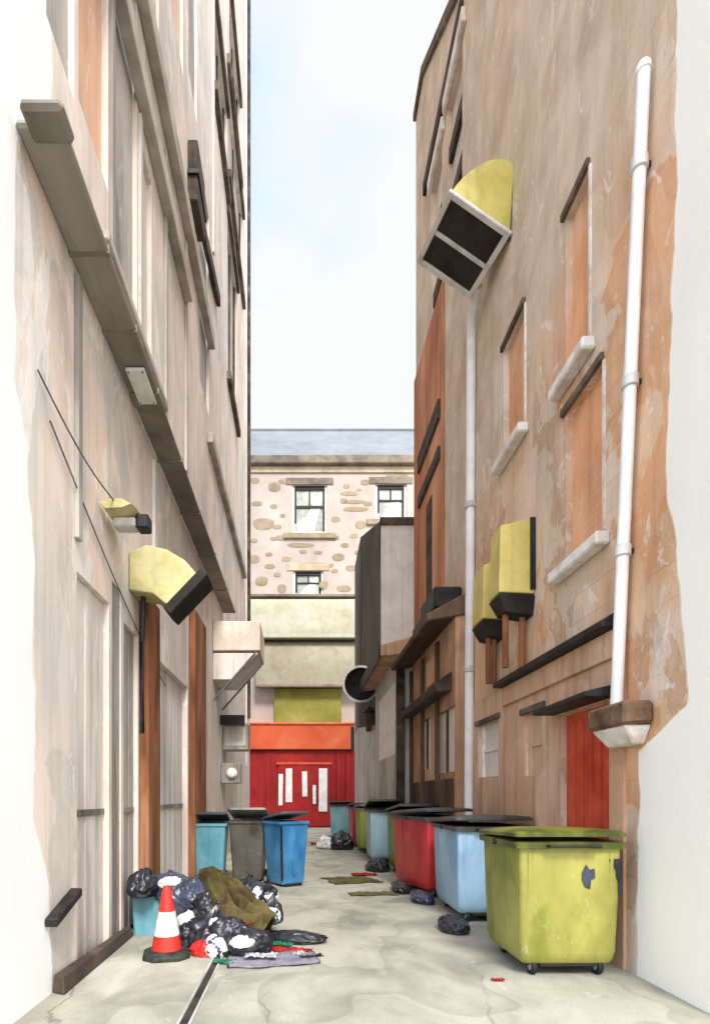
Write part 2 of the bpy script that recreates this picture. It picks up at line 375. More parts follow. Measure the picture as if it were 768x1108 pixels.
mRed = wash("red_shop_paint", [(0.3, (132, 20, 22)), (0.5, (162, 28, 28)), (0.7, (178, 40, 34))], scale=0.5, stain=0.25, rough=0.5, bump=0.03, streak=0.2)
mRedDoor = wash("red_orange_door", [(0.3, (196, 66, 42)), (0.5, (220, 92, 62)), (0.7, (226, 124, 88))], scale=0.9, stain=0.2, streak=0.15, rough=0.55)
mTower = wash("pale_grey_tower", [(0.3, (204, 199, 195)), (0.55, (220, 214, 210)), (0.7, (228, 222, 218))], scale=0.4, stain=0.2, streak=0.12, bump=0.1)
mTowerDark = wash("dark_tower_cladding", [(0.3, (74, 68, 60)), (0.5, (106, 98, 88)), (0.7, (134, 126, 114))], scale=0.5, stretch=(1, 1, 0.15), stain=0.35, streak=0.4)
mShopBrown = wash("brown_shop_timber", [(0.3, (142, 104, 76)), (0.46, (184, 140, 108)), (0.6, (212, 170, 136)), (0.75, (226, 192, 162))], scale=0.55, stretch=(1, 1, 0.6), stain=0.35, streak=0.3)
mShopDark = wash("dark_brown_panel", [(0.3, (60, 44, 34)), (0.5, (92, 70, 54)), (0.7, (118, 94, 74))], scale=1.2, stretch=(1, 1, 0.3), stain=0.35, streak=0.4)
mShed = wash("pale_grey_shed", [(0.3, (178, 172, 162)), (0.5, (204, 198, 188)), (0.7, (224, 218, 210))], scale=0.8, stretch=(1, 1, 0.3), stain=0.3, streak=0.3)
mPaleGlass = wash("pale_blind", [(0.3, (212, 204, 184)), (0.5, (228, 222, 206)), (0.7, (240, 238, 230))], scale=0.9, stretch=(1, 1, .5), stain=0.15, rough=0.35, bump=0.0)
mTanPane = wash("tan_blind", [(0.3, (196, 160, 122)), (0.5, (214, 182, 148)), (0.7, (228, 204, 176))], scale=0.9, stretch=(1, 1, .5), stain=0.15, rough=0.4, bump=0.0)
mGround = wash("worn_concrete", [(0.30, (124, 124, 112)), (0.40, (158, 157, 143)), (0.50, (174, 171, 155)), (0.58, (166, 164, 149)), (0.70, (192, 189, 176))],
               scale=0.55, stretch=(1, 0.7, 1), stain=0.45, rough=0.8, fleck=0.06, bump=0.25, bump_scale=20, distort=0.4)
def cracks(m, sc, width, dark):
    t = m.node_tree; b = t.nodes['Principled BSDF']; old = b.inputs['Base Color'].links[0].from_socket
    g = t.nodes.new('ShaderNodeNewGeometry'); nzn = t.nodes.new('ShaderNodeTexNoise'); nzn.inputs['Scale'].default_value = 1.4; nzn.inputs['Detail'].default_value = 6
    t.links.new(g.outputs['Position'], nzn.inputs['Vector'])
    va = t.nodes.new('ShaderNodeMixRGB'); va.blend_type = 'ADD'; va.inputs[0].default_value = 0.55
    t.links.new(g.outputs['Position'], va.inputs[1]); t.links.new(nzn.outputs['Color'], va.inputs[2])
    v = t.nodes.new('ShaderNodeTexVoronoi'); v.feature = 'DISTANCE_TO_EDGE'; v.inputs['Scale'].default_value = sc; t.links.new(va.outputs[0], v.inputs['Vector'])
    rp = t.nodes.new('ShaderNodeValToRGB'); rp.color_ramp.elements[0].position = 0; rp.color_ramp.elements[0].color = (1, 1, 1, 1)
    rp.color_ramp.elements[1].position = width; rp.color_ramp.elements[1].color = (0, 0, 0, 1); t.links.new(v.outputs['Distance'], rp.inputs[0])
    n2 = t.nodes.new('ShaderNodeTexNoise'); n2.inputs['Scale'].default_value = .8; t.links.new(g.outputs['Position'], n2.inputs['Vector'])
    r2 = t.nodes.new('ShaderNodeValToRGB'); r2.color_ramp.elements[0].position = .46; r2.color_ramp.elements[1].position = .6; t.links.new(n2.outputs['Fac'], r2.inputs[0])
    mu = t.nodes.new('ShaderNodeMath'); mu.operation = 'MULTIPLY'; t.links.new(rp.outputs[0], mu.inputs[0]); t.links.new(r2.outputs[0], mu.inputs[1])
    mi = t.nodes.new('ShaderNodeMix'); mi.data_type = 'RGBA'; t.links.new(mu.outputs[0], mi.inputs['Factor']); t.links.new(old, mi.inputs['A']); mi.inputs['B'].default_value = srgb(dark)
    t.links.new(mi.outputs['Result'], b.inputs['Base Color'])
cracks(mGround, .42, .008, (122, 117, 105))
mDrain = tone("drain_iron", (64, 62, 60), rough=0.6, var=0.4, scale=5)
mCable = tone("grey_cable", (120, 118, 122), rough=0.6, var=0.2)
mRubber = tone("black_rubber", (34, 34, 36), rough=0.6, var=0.3, scale=8)
mHub = tone("grey_hub", (190, 190, 192), rough=0.4, var=0.2, scale=8)
def plastic(name, c, c2=None, var=0.14, rough=0.42):
    return wash(name, [(0.34, c2 or tuple(v * 0.82 for v in c)), (0.52, c), (0.7, tuple(min(255, v * 1.06 + 6) for v in c))], scale=1.7, stretch=(1, 1, 0.6),
                stain=var, streak=0.1, rough=rough, bump=0.04, coord='object', spec=0.4, fleck=0.06)
mBinGreen = plastic("olive_green_plastic", (156, 152, 74), (124, 130, 44), 0.2)
mBinGreenLid = plastic("moss_green_plastic", (112, 116, 40), (70, 76, 28), 0.3)
mBinBlue = plastic("powder_blue_plastic", (158, 194, 218), (132, 172, 204))
mBinRed = plastic("crimson_plastic", (206, 56, 58), (178, 40, 46))
mBinDkGreen = plastic("grass_green_plastic", (104, 140, 32), (80, 112, 22))
mBinLtBlue = plastic("pale_blue_plastic", (164, 198, 208), (138, 180, 194))
mBinLime = plastic("lime_plastic", (162, 178, 66), (138, 156, 50))
mBinCrimson = plastic("dull_red_plastic", (186, 74, 86), (160, 58, 70))
mBinTeal = plastic("teal_plastic", (142, 190, 198), (112, 168, 180))
mBinTealDeep = plastic("deep_teal_plastic", (112, 170, 186), (86, 148, 166))
mBinCobalt = plastic("bright_blue_plastic", (74, 142, 192), (46, 112, 166))
mBinGrey = plastic("charcoal_plastic", (92, 87, 80), (62, 58, 54))
mLidDark = plastic("black_plastic_lid", (66, 66, 68), (38, 38, 40), 0.3)
mLidGrey = plastic("weathered_grey_lid", (150, 147, 142), (96, 93, 90), 0.3)
mConeRed = tone("cone_red", (222, 54, 42), rough=0.45, var=0.12, scale=8, spec=0.4)
mConeWhite = tone("cone_white", (232, 230, 232), rough=0.4, var=0.1, scale=8)
mConeBase = tone("cone_black_base", (62, 66, 60), rough=0.65, var=0.4, scale=8)
def bagmat(name, c, c2, rough=0.3, spots=None):
    m = wash(name, [(0.36, c2), (0.6, c)], scale=5, stain=0.2, rough=rough, bump=0.25, bump_scale=16, coord='object', spec=0.5)
    if spots:
        t = m.node_tree; b = t.nodes['Principled BSDF']; old = b.inputs['Base Color'].links[0].from_socket
        tcn = t.nodes.new('ShaderNodeTexCoord'); nz = t.nodes.new('ShaderNodeTexNoise'); nz.inputs['Scale'].default_value = spots[1]; nz.inputs['Detail'].default_value = 2
        t.links.new(tcn.outputs['Object'], nz.inputs['Vector'])
        rp = t.nodes.new('ShaderNodeValToRGB'); rp.color_ramp.elements[0].position = spots[2]; rp.color_ramp.elements[1].position = spots[2] + 0.02
        t.links.new(nz.outputs['Fac'], rp.inputs[0])
        mixn = t.nodes.new('ShaderNodeMix'); mixn.data_type = 'RGBA'; t.links.new(rp.outputs[0], mixn.inputs['Factor'])
        t.links.new(old, mixn.inputs['A']); mixn.inputs['B'].default_value = srgb(spots[0]); t.links.new(mixn.outputs['Result'], b.inputs['Base Color'])
    return m
mBagBlack = bagmat("black_bin_liner", (44, 46, 54), (22, 23, 28))
mBagNavy = bagmat("navy_bin_liner", (66, 72, 92), (36, 40, 54))
mBagWhite = bagmat("white_carrier", (238, 238, 238), (200, 200, 206), 0.4)
mBagSpot = bagmat("white_printed_sack", (236, 236, 236), (205, 205, 210), 0.4, ((34, 36, 44), 11, 0.57))
mBagMixed = bagmat("black_sack_with_white_print", (40, 42, 52), (22, 23, 30), 0.35, ((240, 240, 240), 5, 0.60))
mOlive = bagmat("olive_brown_cloth", (92, 84, 36), (66, 44, 20), 0.85)
mRedBag = bagmat("red_plastic", (214, 52, 44), (180, 34, 32), 0.35)
mGreenScrap = bagmat("green_plastic", (66, 176, 132), (40, 140, 100), 0.35)
mLilac = bagmat("lilac_grey_sheet", (196, 190, 204), (170, 164, 182), 0.5)
mCard = bagmat("olive_cardboard", (132, 124, 74), (100, 92, 52), 0.9)
mDarkCard = bagmat("wet_dark_cardboard", (70, 68, 66), (40, 40, 42), 0.5)

# ------------------------------------------------------------------ ground
mb = MB(); mb.quad((-260, -60, 0), (260, -60, 0), (260, 500, 0), (-260, 500, 0))
tag(mb.build("ground", mGround, origin=(0, 0, 0)), kind='structure')

# ------------------------------------------------------------------ left tenement
LB = thing("tenement_building", "tall pale beige tenement wall with peach patches lining the left side", "building", (XL - 4, 13, 0))
ML = lambda u, v, w: (XL - w, u, v)
Y0L, Y1L, ZTL = 4.02, 24.2, 38.0
blind = [   # px0, px1, z0, z1, depth, material  (recessed panels high up)
    (50, 80, 8.6, 17.0, .07, mLeftGrey), (85, 117, 8.75, 17.5, .09, mPeach), (120, 148, 7.9, 16.4, .07, mLeftGrey),
    (160, 172, 11.4 + 1.6, 17.6, .06, mPale), (186, 198, 15.4, 21.0, .07, mPeach), (204, 213, 16.2, 23.0, .07, mLeftGrey),
    (152, 164, 7.9, 10.9, .08, mPale), (216, 226, 11.0, 15.8, .08, mLeftGrey)]
doors = [   # px0, px1, z0, z1, depth
    (83, 118, 0.0, 4.0, .10, mPale), (121, 131, 0.0, 4.3, .05, mGreyBoard), (134, 149, 0.0, 3.95, .10, mLeftGrey), (166, 203, 0.0, 3.9, .14, mPale)]
wins = [(231, 245, 19.9, 22.3), (248, 259, 24.3, 27.0), (246, 262, 20.7, 23.9), (246, 256, 14.6, 19.4)]
ops = [(DL(a), DL(b), c, d, e) for a, b, c, d, e, m in blind + doors] + [(DL(a), DL(b), c, d, .16) for a, b, c, d in wins]
mb = MB(); face_with_openings(mb, ML, Y0L, Y1L, 0, ZTL, ops)
mb.quad((XL, Y0L, 0), (XL - 8, Y0L, 0), (XL - 8, Y0L, ZTL), (XL, Y0L, ZTL))
mb.quad((XL, Y1L, 0), (XL - 8, Y1L, 0), (XL - 8, Y1L, ZTL), (XL, Y1L, ZTL))
mb.quad((XL - 8, Y0L, 0), (XL - 8, Y1L, 0), (XL - 8, Y1L, ZTL), (XL - 8, Y0L, ZTL))
mb.quad((XL, Y0L, ZTL), (XL, Y1L, ZTL), (XL - 8, Y1L, ZTL), (XL - 8, Y0L, ZTL))
mb.build("wall", mLeft, LB)
for a, b, c, d, e, m in blind:
    mb = MB(); slab(mb, ML, DL(a) + .002, DL(b) - .002, c + .002, d - .002, e - .012, e + .02); mb.build("blind_panel", m, LB)
for a, b, c, d, e, m in doors:
    mb = MB(); y0, y1 = DL(a), DL(b); n = max(1, round((y1 - y0) / 0.17)); st = (y1 - y0) / n
    for i in range(n):
        slab(mb, ML, y0 + i * st + .006, y0 + (i + 1) * st - .006, c + .02, d - .004, e - .03 - random.Random(i).random() * .012, e + .02)
    o = mb.build("door", m, LB)
    if d < 4.1:
        mb = MB(); slab(mb, ML, y0 + .03, y1 - .03, 1.55, 1.62, e - .055, e - .028); mb.build("rail", mGreyBoard, o)
for a, b, c, d in wins:
    y0, y1 = DL(a), DL(b)
    mb = MB(); slab(mb, ML, y0 + .003, y1 - .003, c + .003, d - .003, .12, .17); o = mb.build("window", mLeftGrey, LB)
    mb = MB(); slab(mb, ML, y0 + .01, y0 + .12, c + .01, d - .01, .06, .118); slab(mb, ML, y1 - .12, y1 - .01, c + .01, d - .01, .06, .118)
    slab(mb, ML, (y0 + y1) / 2 - .05, (y0 + y1) / 2 + .05, c + .01, d - .01, .08, .118); mb.build("frame", mDarkTimber, o)
    mb = MB(); slab(mb, ML, y0 - .15, y1 + .15, d, d + .30, -.10, .0); mb.build("lintel", mLintel, LB, bevel=.01)
    mb = MB(); slab(mb, ML, y0 - .15, y1 + .15, c - .24, c, -.13, .0); mb.build("sill", mLintel, LB, bevel=.01)
for z, ya, yb, h, pr in ((11.2, 4.0, 10.6, .30, .16), (12.55, 4.3, 13.4, .34, .16), (10.2, 13.2, 21.5, .24, .14), (8.0, 6.2, 9.0, .12, .08)):
    mb = MB(); slab(mb, ML, ya, yb, z, z + h, -pr, 0.0); mb.build("string_course", mCourse, LB, bevel=.015)
# slim vertical mouldings between bays
for px, z0, z1, m in ((82, 4.3, 6.9, mLeftGrey), (119, 7.6, 16.8, mGreyBoard), (150, 7.4, 11.1, mLeftGrey), (165, 4.0, 6.8, mPale), (178, 7.6, 12.3, mLeftGrey),
                      (200, 8, 12.4, mLeftGrey), (230, 15.5, 30, mPale), (266, 3, 36, mPale)):
    y = DL(px); mb = MB(); slab(mb, ML, y - .05, y + .06, z0, z1, -.05, 0.0); mb.build("moulding", m, LB, bevel=.008)
y = DL(266); mb = MB(); mb.tube([(XL + .08, y + .5, 5.0), (XL + .08, y + .5, 36)], .07); mb.build("corner_pipe", mDarkTimber, LB, smooth=True)

# timber door posts in front of the wall
for px0, px1, zt, lab in ((150, 165, 4.55, "thick rust brown timber post under the left yellow cowl"), (204, 217, 5.5, "rust brown timber post nearer the blue bins, second along the left wall")):
    t = thing("timber_post", lab, "post", (XL + .06, (DL(px0) + DL(px1)) / 2, 0), group="rust brown posts on the left wall")
    y0, y1 = DL(px0), DL(px1)
    mb = MB(); mb.box(XL + .002, XL + .13, y0, y1 - .06, 0.02, zt); mb.wobble(.015, 1.2, px0); mb.build("board", mRust, t, bevel=.012)
    mb = MB(); mb.box(XL + .002, XL + .19, y0 - .05, y1 + .02, 0, .16); mb.build("plinth", mDarkTimber, t, bevel=.01)

# the long ventilation duct
DZ = EYE + 5.21
t = thing("ventilation_duct", "long grey sheet metal duct running high along the left wall", "duct", (XL + .19, 9, DZ))
mb = MB(); mb.box(XL + .004, -1.838, 4.30, 7.15, DZ, DZ + .06); mb.build("body", mDuct, t, bevel=.02)
mb = MB(); mb.box(XL + .004, -1.845, 7.42, 15.8, DZ + .01, DZ + .055); mb.build("far_section", mDuctDark, t, bevel=.02)
mb = MB(); mb.box(XL + .004, -1.825, 7.15, 7.42, DZ - .012, DZ + .07); mb.build("collar", mDuctDark, t, bevel=.01)
mb = MB(); mb.box(XL + .10, -1.79, 4.16, 4.42, DZ - .03, DZ + .055); mb.build("end_cap", mDuctDark, t, bevel=.03)
mb = MB(); mb.box(XL + .10, -1.89, 6.70, 7.30, DZ - .05, DZ - .013); o = mb.build("inspection_panel", mWhiteFrame, t, bevel=.01)
mb = MB()
for yy in (6.74, 7.26):
    for xx in (XL + .13, -1.92): mb.lathe([(.0, -.008), (.012, -.006), (.012, 0)], (xx, yy, DZ - .05), 8)
mb.build("screws", mCable, o)
for yy in (5.3, 6.2, 8.6, 10.2, 12.0, 14.0):
    mb = MB(); mb.box(XL + .003, -1.828, yy, yy + .04, DZ - .012, DZ + .07); mb.build("flange", mDuctDark, t)

# dark timber beam and box high on the left wall
t = thing("hoist_beam", "dark brown beam and box fixed high on the pale left wall", "beam", (XL + .2, 12, 13.7))
mb = MB(); mb.box(XL + .003, XL + .20, 10.9, 11.75, 13.5, 14.7); mb.build("box", mDarkTimber, t, bevel=.02)
mb = MB(); mb.hexa([(XL + .02, 11.75, 14.0), (XL + .12, 11.75, 14.0), (XL + .12, 14.6, 14.65), (XL + .02, 14.6, 14.65), (XL + .02, 11.75, 14.34), (XL + .12, 11.75, 14.34), (XL + .12, 14.6, 14.95), (XL + .02, 14.6, 14.95)])
mb.build("beam", mDarkTimber, t, bevel=.015)
mb = MB(); mb.box(XL + .003, XL + .23, 10.85, 11.8, 13.98, 14.06); mb.build("strap", mInk, t)

# left yellow cowl
t = thing("extractor_cowl", "pale yellow extractor cowl with black slot mouth on left wall", "extractor cowl", (XL + .4, 7.4, 4.3))
d = 7.15
prof = [(XL + .01, PZ(597, d)), (PX(158, d), PZ(589, d)), (PX(180, d), PZ(594, d)), (PX(200, d), PZ(606, d)), (PX(214, d), PZ(622, d)),
        (PX(181, d), PZ(655, d)), (PX(165, d), PZ(642, d)), (XL + .01, PZ(638, d))]
mb = MB(); mb.prism(prof, 'y', d, d + .45); mb.build("hood", mYellowPale, t, bevel=.018, seg=2)
a = Vector((PX(223, d), 0, PZ(620, d))); b = Vector((PX(182, d), 0, PZ(663, d))); dirn = (b - a).normalized(); nrm = Vector((-dirn.z, 0, dirn.x))
if nrm.x < 0: nrm = -nrm
q = [a - nrm * .09, b - nrm * .09, b + nrm * .04, a + nrm * .04]
mb = MB(); mb.prism([(p.x, p.z) for p in q], 'y', d - .03, d + .47); mb.build("mouth", mMesh, t, bevel=.012)
mb = MB(); mb.tube([(XL + .14, d + .2, PZ(640, d)), (XL + .12, d + .2, PZ(640, d) - .6), (XL + .12, d + .2, 2.6)], .035); mb.build("stay", mInk, t, smooth=True)

# left small wall lamp + its cables
d = 6.35
t = thing("wall_lamp", "small flat yellow-green wall lamp above the left yellow cowl", "lamp", (XL + .2, d, 4.95))
mb = MB(); rings = []
for yy, k in ((d - .28, .55), (d - .2, .9), (d, 1.0), (d + .2, .9), (d + .28, .55)):
    rings.append([(XL + .02, yy, 4.99), (XL + .10, yy, 4.99 + .06 * k), (XL + .26, yy, 4.99 + .07 * k), (XL + .40 * (.8 + .2 * k), yy, 4.97), (XL + .26, yy, 4.93), (XL + .08, yy, 4.92)])
mb.loft(rings); mb.build("lamp_shade", mYellowPale, t, smooth=True)
mb = MB(); mb.box(XL + .36, XL + .50, d - .09, d + .09, 4.80, 4.96); mb.build("lamp_box", mInk, t, bevel=.015)
mb = MB(); mb.box(XL + .10, XL + .355, d - .10, d + .10, 4.82, 4.92); mb.build("diffuser", mPaleMetal, t, bevel=.015)
for k, (p, q, lab) in enumerate((((XL + .03, 4.62, 5.32), (XL + .2, d, 5.02), "upper thin grey cable sloping down to the flat wall lamp"),
                                 ((XL + .03, 4.85, 5.05), (XL + .03, 9.0, 3.55), "lower thin grey cable sagging along the pale left wall"))):
    p, q = Vector(p), Vector(q); pts = [p.lerp(q, s / 10) - Vector((0, 0, .12 * math.sin(math.pi * s / 10))) for s in range(11)]
    mb = MB(); mb.tube(pts, .009, 6); tag(mb.build("cable", mCable, smooth=True), lab, "cable")

# bollard-like timber at the wall base
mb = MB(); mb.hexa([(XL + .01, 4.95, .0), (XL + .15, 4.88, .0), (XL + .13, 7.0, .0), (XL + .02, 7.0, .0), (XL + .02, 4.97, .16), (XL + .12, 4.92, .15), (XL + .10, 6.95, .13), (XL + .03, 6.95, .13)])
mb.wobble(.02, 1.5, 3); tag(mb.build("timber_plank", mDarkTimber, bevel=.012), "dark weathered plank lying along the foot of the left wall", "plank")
mb = MB(); mb.hexa([(XL + .002, 4.80, .62), (XL + .12, 4.80, .62), (XL + .12, 5.35, .80), (XL + .002, 5.35, .80), (XL + .002, 4.80, .70), (XL + .12, 4.80, .70), (XL + .12, 5.35, .88), (XL + .002, 5.35, .88)])
tag(mb.build("iron_bracket", mInk, bevel=.012), "short black iron bracket low on the white left wall", "bracket")
t = thing("drain_channel", "narrow black drain channel in the concrete before the cone", "drain", (-.9, 5, 0))
mb = MB(); mb.box(-.93, -.87, 3.2, 6.2, -.02, .006); mb.build("slot", mDrain, t)
mb = MB(); mb.box(-.955, -.935, 3.2, 6.2, -.02, .010); mb.box(-.865, -.845, 3.2, 6.2, -.02, .010); mb.build("edging", mCourse, t)

# canopy, sign and lamp at the far end of the left wall
t = thing("shop_canopy", "peach box canopy on slanting struts at far left end", "canopy", (XL + .5, 14.6, 4.5))
mb = MB(); mb.box(XL + .003, -1.02, 14.0, 15.6, PZ(704, 14), PZ(672, 14)); mb.build("fascia", mPalePeach, t, bevel=.02)
mb = MB(); mb.hexa([(XL + .003, 14.05, PZ(735, 14)), (-1.75, 14.05, PZ(735, 14)), (-1.75, 15.5, PZ(735, 14)), (XL + .003, 15.5, PZ(735, 14)),
                    (XL + .003, 14.05, PZ(706, 14)), (-1.06, 14.05, PZ(706, 14)), (-1.06, 15.5, PZ(706, 14)), (XL + .003, 15.5, PZ(706, 14))]); mb.build("soffit", mPale, t, bevel=.01)
for yy in (13.98, 15.56):
    mb = MB(); mb.tube([(XL + .03, yy, PZ(758, 14)), (-1.12, yy, PZ(706, 14))], .025, 8); mb.build("strut", mCable, t, smooth=True)
mb = MB(); mb.box(XL + .003, -1.55, 15.3, 15.42, PZ(783, 15), PZ(772, 15)); o = mb.build("hanging_sign", mInk, bevel=.01); tag(o, "small black sign board below the peach canopy on the left", "sign")
t = thing("meter_cabinet", "pale grey wall cabinet below the small black sign on the left", "cabinet", (XL + .3, 16, 2.6))
mb = MB(); mb.box(XL + .003, -1.5, 15.8, 16.6, PZ(812, 16), PZ(784, 16)); mb.build("cabinet_body", mShed, t, bevel=.015)
mb = MB(); mb.box(XL + .06, -1.56, 15.78, 15.80, PZ(808, 16), PZ(788, 16)); mb.build("cabinet_door", mPale, t, bevel=.006)
t = thing("bulkhead_light", "small white bulkhead light low on wall behind the grey bin", "lamp", (-1.95, 15.5, 2.2))
mb = MB(); mb.box(XL + .003, -1.68, 15.4, 15.9, PZ(848, 15.4), PZ(826, 15.4)); mb.build("backplate", mGreyBoard, t, bevel=.02)
mb = MB(); mb.lathe([(.02, 0), (.14, .01), (.15, .05), (.10, .12), (.02, .14)], (0, 0, 0), 16, 'y')
for v in mb.bm.verts: v.co = Vector((v.co.x - 1.9, 15.40 - v.co.y, v.co.z + PZ(837, 15.4)))
mb.build("globe", mWhiteFrame, t, smooth=True)

# ------------------------------------------------------------------ right building
RB = thing("stone_building", "tall taupe and orange-brown building with blocked windows on the right", "building", (XR + 4, 10, 0))
MR = lambda u, v, w: (XR + w, u, v)
Y0R, Y1R, ZTR = 4.38, 15.84, 18.5
bw = [  # px0, px1, z0, z1
    (638, 612, 6.98, 8.95), (653, 612, 4.66, 6.50), (568, 545, 7.25, 9.0)]
rops = [(DR(a), DR(b), c, d, .11) for a, b, c, d in bw]
slitw = [(541, 519, 2.1, 3.05), (589, 569, 2.05, 2.95)]
rops += [(DR(a), DR(b), c, d, .12) for a, b, c, d in slitw]
dr0, dr1, drz = DR(662), DR(606), 2.78
rops.append((dr0, dr1, .0, drz, .14))
topw = [(500, 484, 13.6, 17.2), (478, 467, 12.6, 17.0)]
rops += [(DR(a), DR(b), c, d, .16) for a, b, c, d in topw]
mb = MB(); face_with_openings(mb, MR, Y0R, Y1R, 0, ZTR, rops)
mb.quad((XR, Y0R, 0), (XR + 8, Y0R, 0), (XR + 8, Y0R, ZTR), (XR, Y0R, ZTR))
mb.quad((XR, Y1R, 0), (XR + 8, Y1R, 0), (XR + 8, Y1R, ZTR), (XR, Y1R, ZTR))
mb.quad((XR + 8, Y0R, 0), (XR + 8, Y1R, 0), (XR + 8, Y1R, ZTR), (XR + 8, Y0R, ZTR))
mb.quad((XR, Y0R, ZTR), (XR, Y1R, ZTR), (XR + 8, Y1R, ZTR), (XR + 8, Y0R, ZTR))
mb.build("wall", mRight, RB)
for a, b, c, d in bw:
    y0, y1 = DR(a), DR(b)
    mb = MB(); slab(mb, MR, y0 + .002, y1 - .002, c + .002, d - .002, .085, .13); mb.build("blocked_window", mOrange, RB)
    mb = MB(); slab(mb, MR, y0 - .02, y1 + .06, d, d + .10, -.05, .0); mb.build("lintel", mLintel, RB, bevel=.012)
    mb = MB(); slab(mb, MR, y0 - .14, y1 + .16, c - .20, c - .06, -.16, .0); mb.build("sill", mSill, RB, bevel=.02)
    mb = MB(); slab(mb, MR, y0 - .04, y0 - .003, c, d, -.02, .0); mb.build("jamb", mSill, RB)
for k, (a, b, c, d) in enumerate(slitw):
    y0, y1 = DR(a), DR(b)
    mb = MB(); slab(mb, MR, y0 + .003, y1 - .003, c + .003, d - .003, .08, .13); o = mb.build("window", mTanPane if k else mPaleGlass, RB)
    mb = MB(); slab(mb, MR, y0 + .01, y0 + .07, c + .01, d - .01, .03, .078); slab(mb, MR, y1 - .07, y1 - .01, c + .01, d - .01, .03, .078); slab(mb, MR, y0 + .075, y1 - .075, (c + d) / 2 - .02, (c + d) / 2 + .02, .05, .078)
    mb.build("frame", mWhiteFrame if k == 0 else mTanPane, o)
    mb = MB(); slab(mb, MR, y0 - .1, y1 + .1, d, d + .09, -.07, .0); mb.build("lintel", mLintel, RB, bevel=.012)
for a, b, c, d in topw:
    y0, y1 = DR(a), DR(b)
    mb = MB(); slab(mb, MR, y0 + .003, y1 - .003, c + .003, d - .003, .12, .18); o = mb.build("window", mPale, RB)
    for zz in (c + .02, c + (d - c) * .33, c + (d - c) * .66):
        mb = MB(); slab(mb, MR, y0 + .01, y1 - .01, zz, zz + .32, .03, .118); mb.build("shutter", mDarkTimber, o)
    mb = MB(); slab(mb, MR, y0 - .3, y1 + .1, d, d + .3, -.1, 0); mb.build("lintel", mSill, RB, bevel=.02)
# red door
mb = MB(); slab(mb, MR, dr0 + .003, dr1 - .003, .02, drz - .003, .08, .15); DRo = mb.build("door", mRedDoor, RB)
mb = MB()
for i in range(1, 6):
    yy = dr0 + (dr1 - dr0) * i / 6; slab(mb, MR, yy - .05, yy + .05, .1, drz - .1, .062, .079)
mb.build("boarding", mRedDoor, DRo)
mb = MB(); slab(mb, MR, dr1 - .14, dr1 - .10, 1.0, 1.2, .0, .06); mb.build("handle", mInk, DRo)
mb = MB(); mb.hexa([(XR - .34, dr0 - .1, drz + .02), (XR, dr0 - .1, drz + .02), (XR, dr1 + .12, drz + .02), (XR - .30, dr1 + .12, drz + .02),
                    (XR - .34, dr0 - .1, drz + .08), (XR, dr0 - .1, drz + .16), (XR, dr1 + .12, drz + .16), (XR - .30, dr1 + .12, drz + .08)])
mb.build("door_hood", mInk, RB, bevel=.01)
# lower storey skin and ledge
mb = MB()
MR2 = lambda u, v, w: (XR - .03 + w, u, v)
def lowface(mb):
    o2 = [(a + 0, b, c, d, .03) for a, b, c, d, e in rops if d < 3.3]
    face_with_openings(mb, MR2, 5.62, 10.55, 0.0, 3.5, o2)
lowface(mb); mb.quad((XR - .03, 5.62, 0), (XR, 5.62, 0), (XR, 5.62, 3.5), (XR - .03, 5.62, 3.5)); mb.build("lower_storey", mLowBrown, RB)
mb = MB(); mb.prism([(XR, 3.5), (XR - .2, 3.5), (XR - .2, 3.58), (XR, 3.70)], 'y', 5.70, 8.95); mb.build("ledge", mInk, RB, bevel=.012)
mb = MB(); slab(mb, MR, 5.75, 8.9, 3.20, 3.497, -.075, -.032); mb.build("fascia", mLowBrown, RB, bevel=.01)
# orange strips on the wall face
mb = MB(); slab(mb, MR, DR(481), Y1R + .002, 5.9, 13.6, -.06, 0.0); mb.build("brick_strip", mOrangeDeep, RB, bevel=.01)
for z0, z1 in ((10.55, 11.0), (9.6, 9.9)):
    mb = MB(); slab(mb, MR, DR(479), DR(456), z0, z1, -.12, -.062); mb.build("dark_lintel", mDarkTimber, RB, bevel=.01)
mb = MB(); slab(mb, MR, DR(470), DR(464), 6.0, 9.2, -.075, -.062); mb.build("dark_slot", mDarkTimber, RB)
# upper dark bands
mb = MB(); mb.box(XR - .09, XR, 11.2, 14.6, 17.55, 17.9); mb.build("string_course", mDarkTimber, RB, bevel=.02)
mb = MB(); mb.prism([(11.65, ZTR + .003), (14.9, 21.1), (Y1R, 21.1), (Y1R, ZTR + .003)], 'x', XR, XR + 8); mb.build("raked_parapet", mRight, RB)
mb = MB(); mb.hexa([(XR - .08, 11.55, ZTR - .1), (XR + 8.1, 11.55, ZTR - .1), (XR + 8.1, 14.9, 21.11), (XR - .08, 14.9, 21.11), (XR - .08, 11.45, ZTR + .12), (XR + 8.1, 11.45, ZTR + .12), (XR + 8.1, 14.85, 21.34), (XR - .08, 14.85, 21.34)]); mb.build("raking_coping", mLintel, RB, bevel=.02)
mb = MB(); mb.box(XR - .08, XR + 8.1, 14.86, Y1R + .06, 21.105, 21.33); mb.build("coping", mLintel, RB, bevel=.02)
mb = MB(); mb.box(XR - .06, XR + 8.1, Y0R - .05, 11.5, ZTR + .003, ZTR + .2); mb.build("coping", mCourse, RB, bevel=.02)
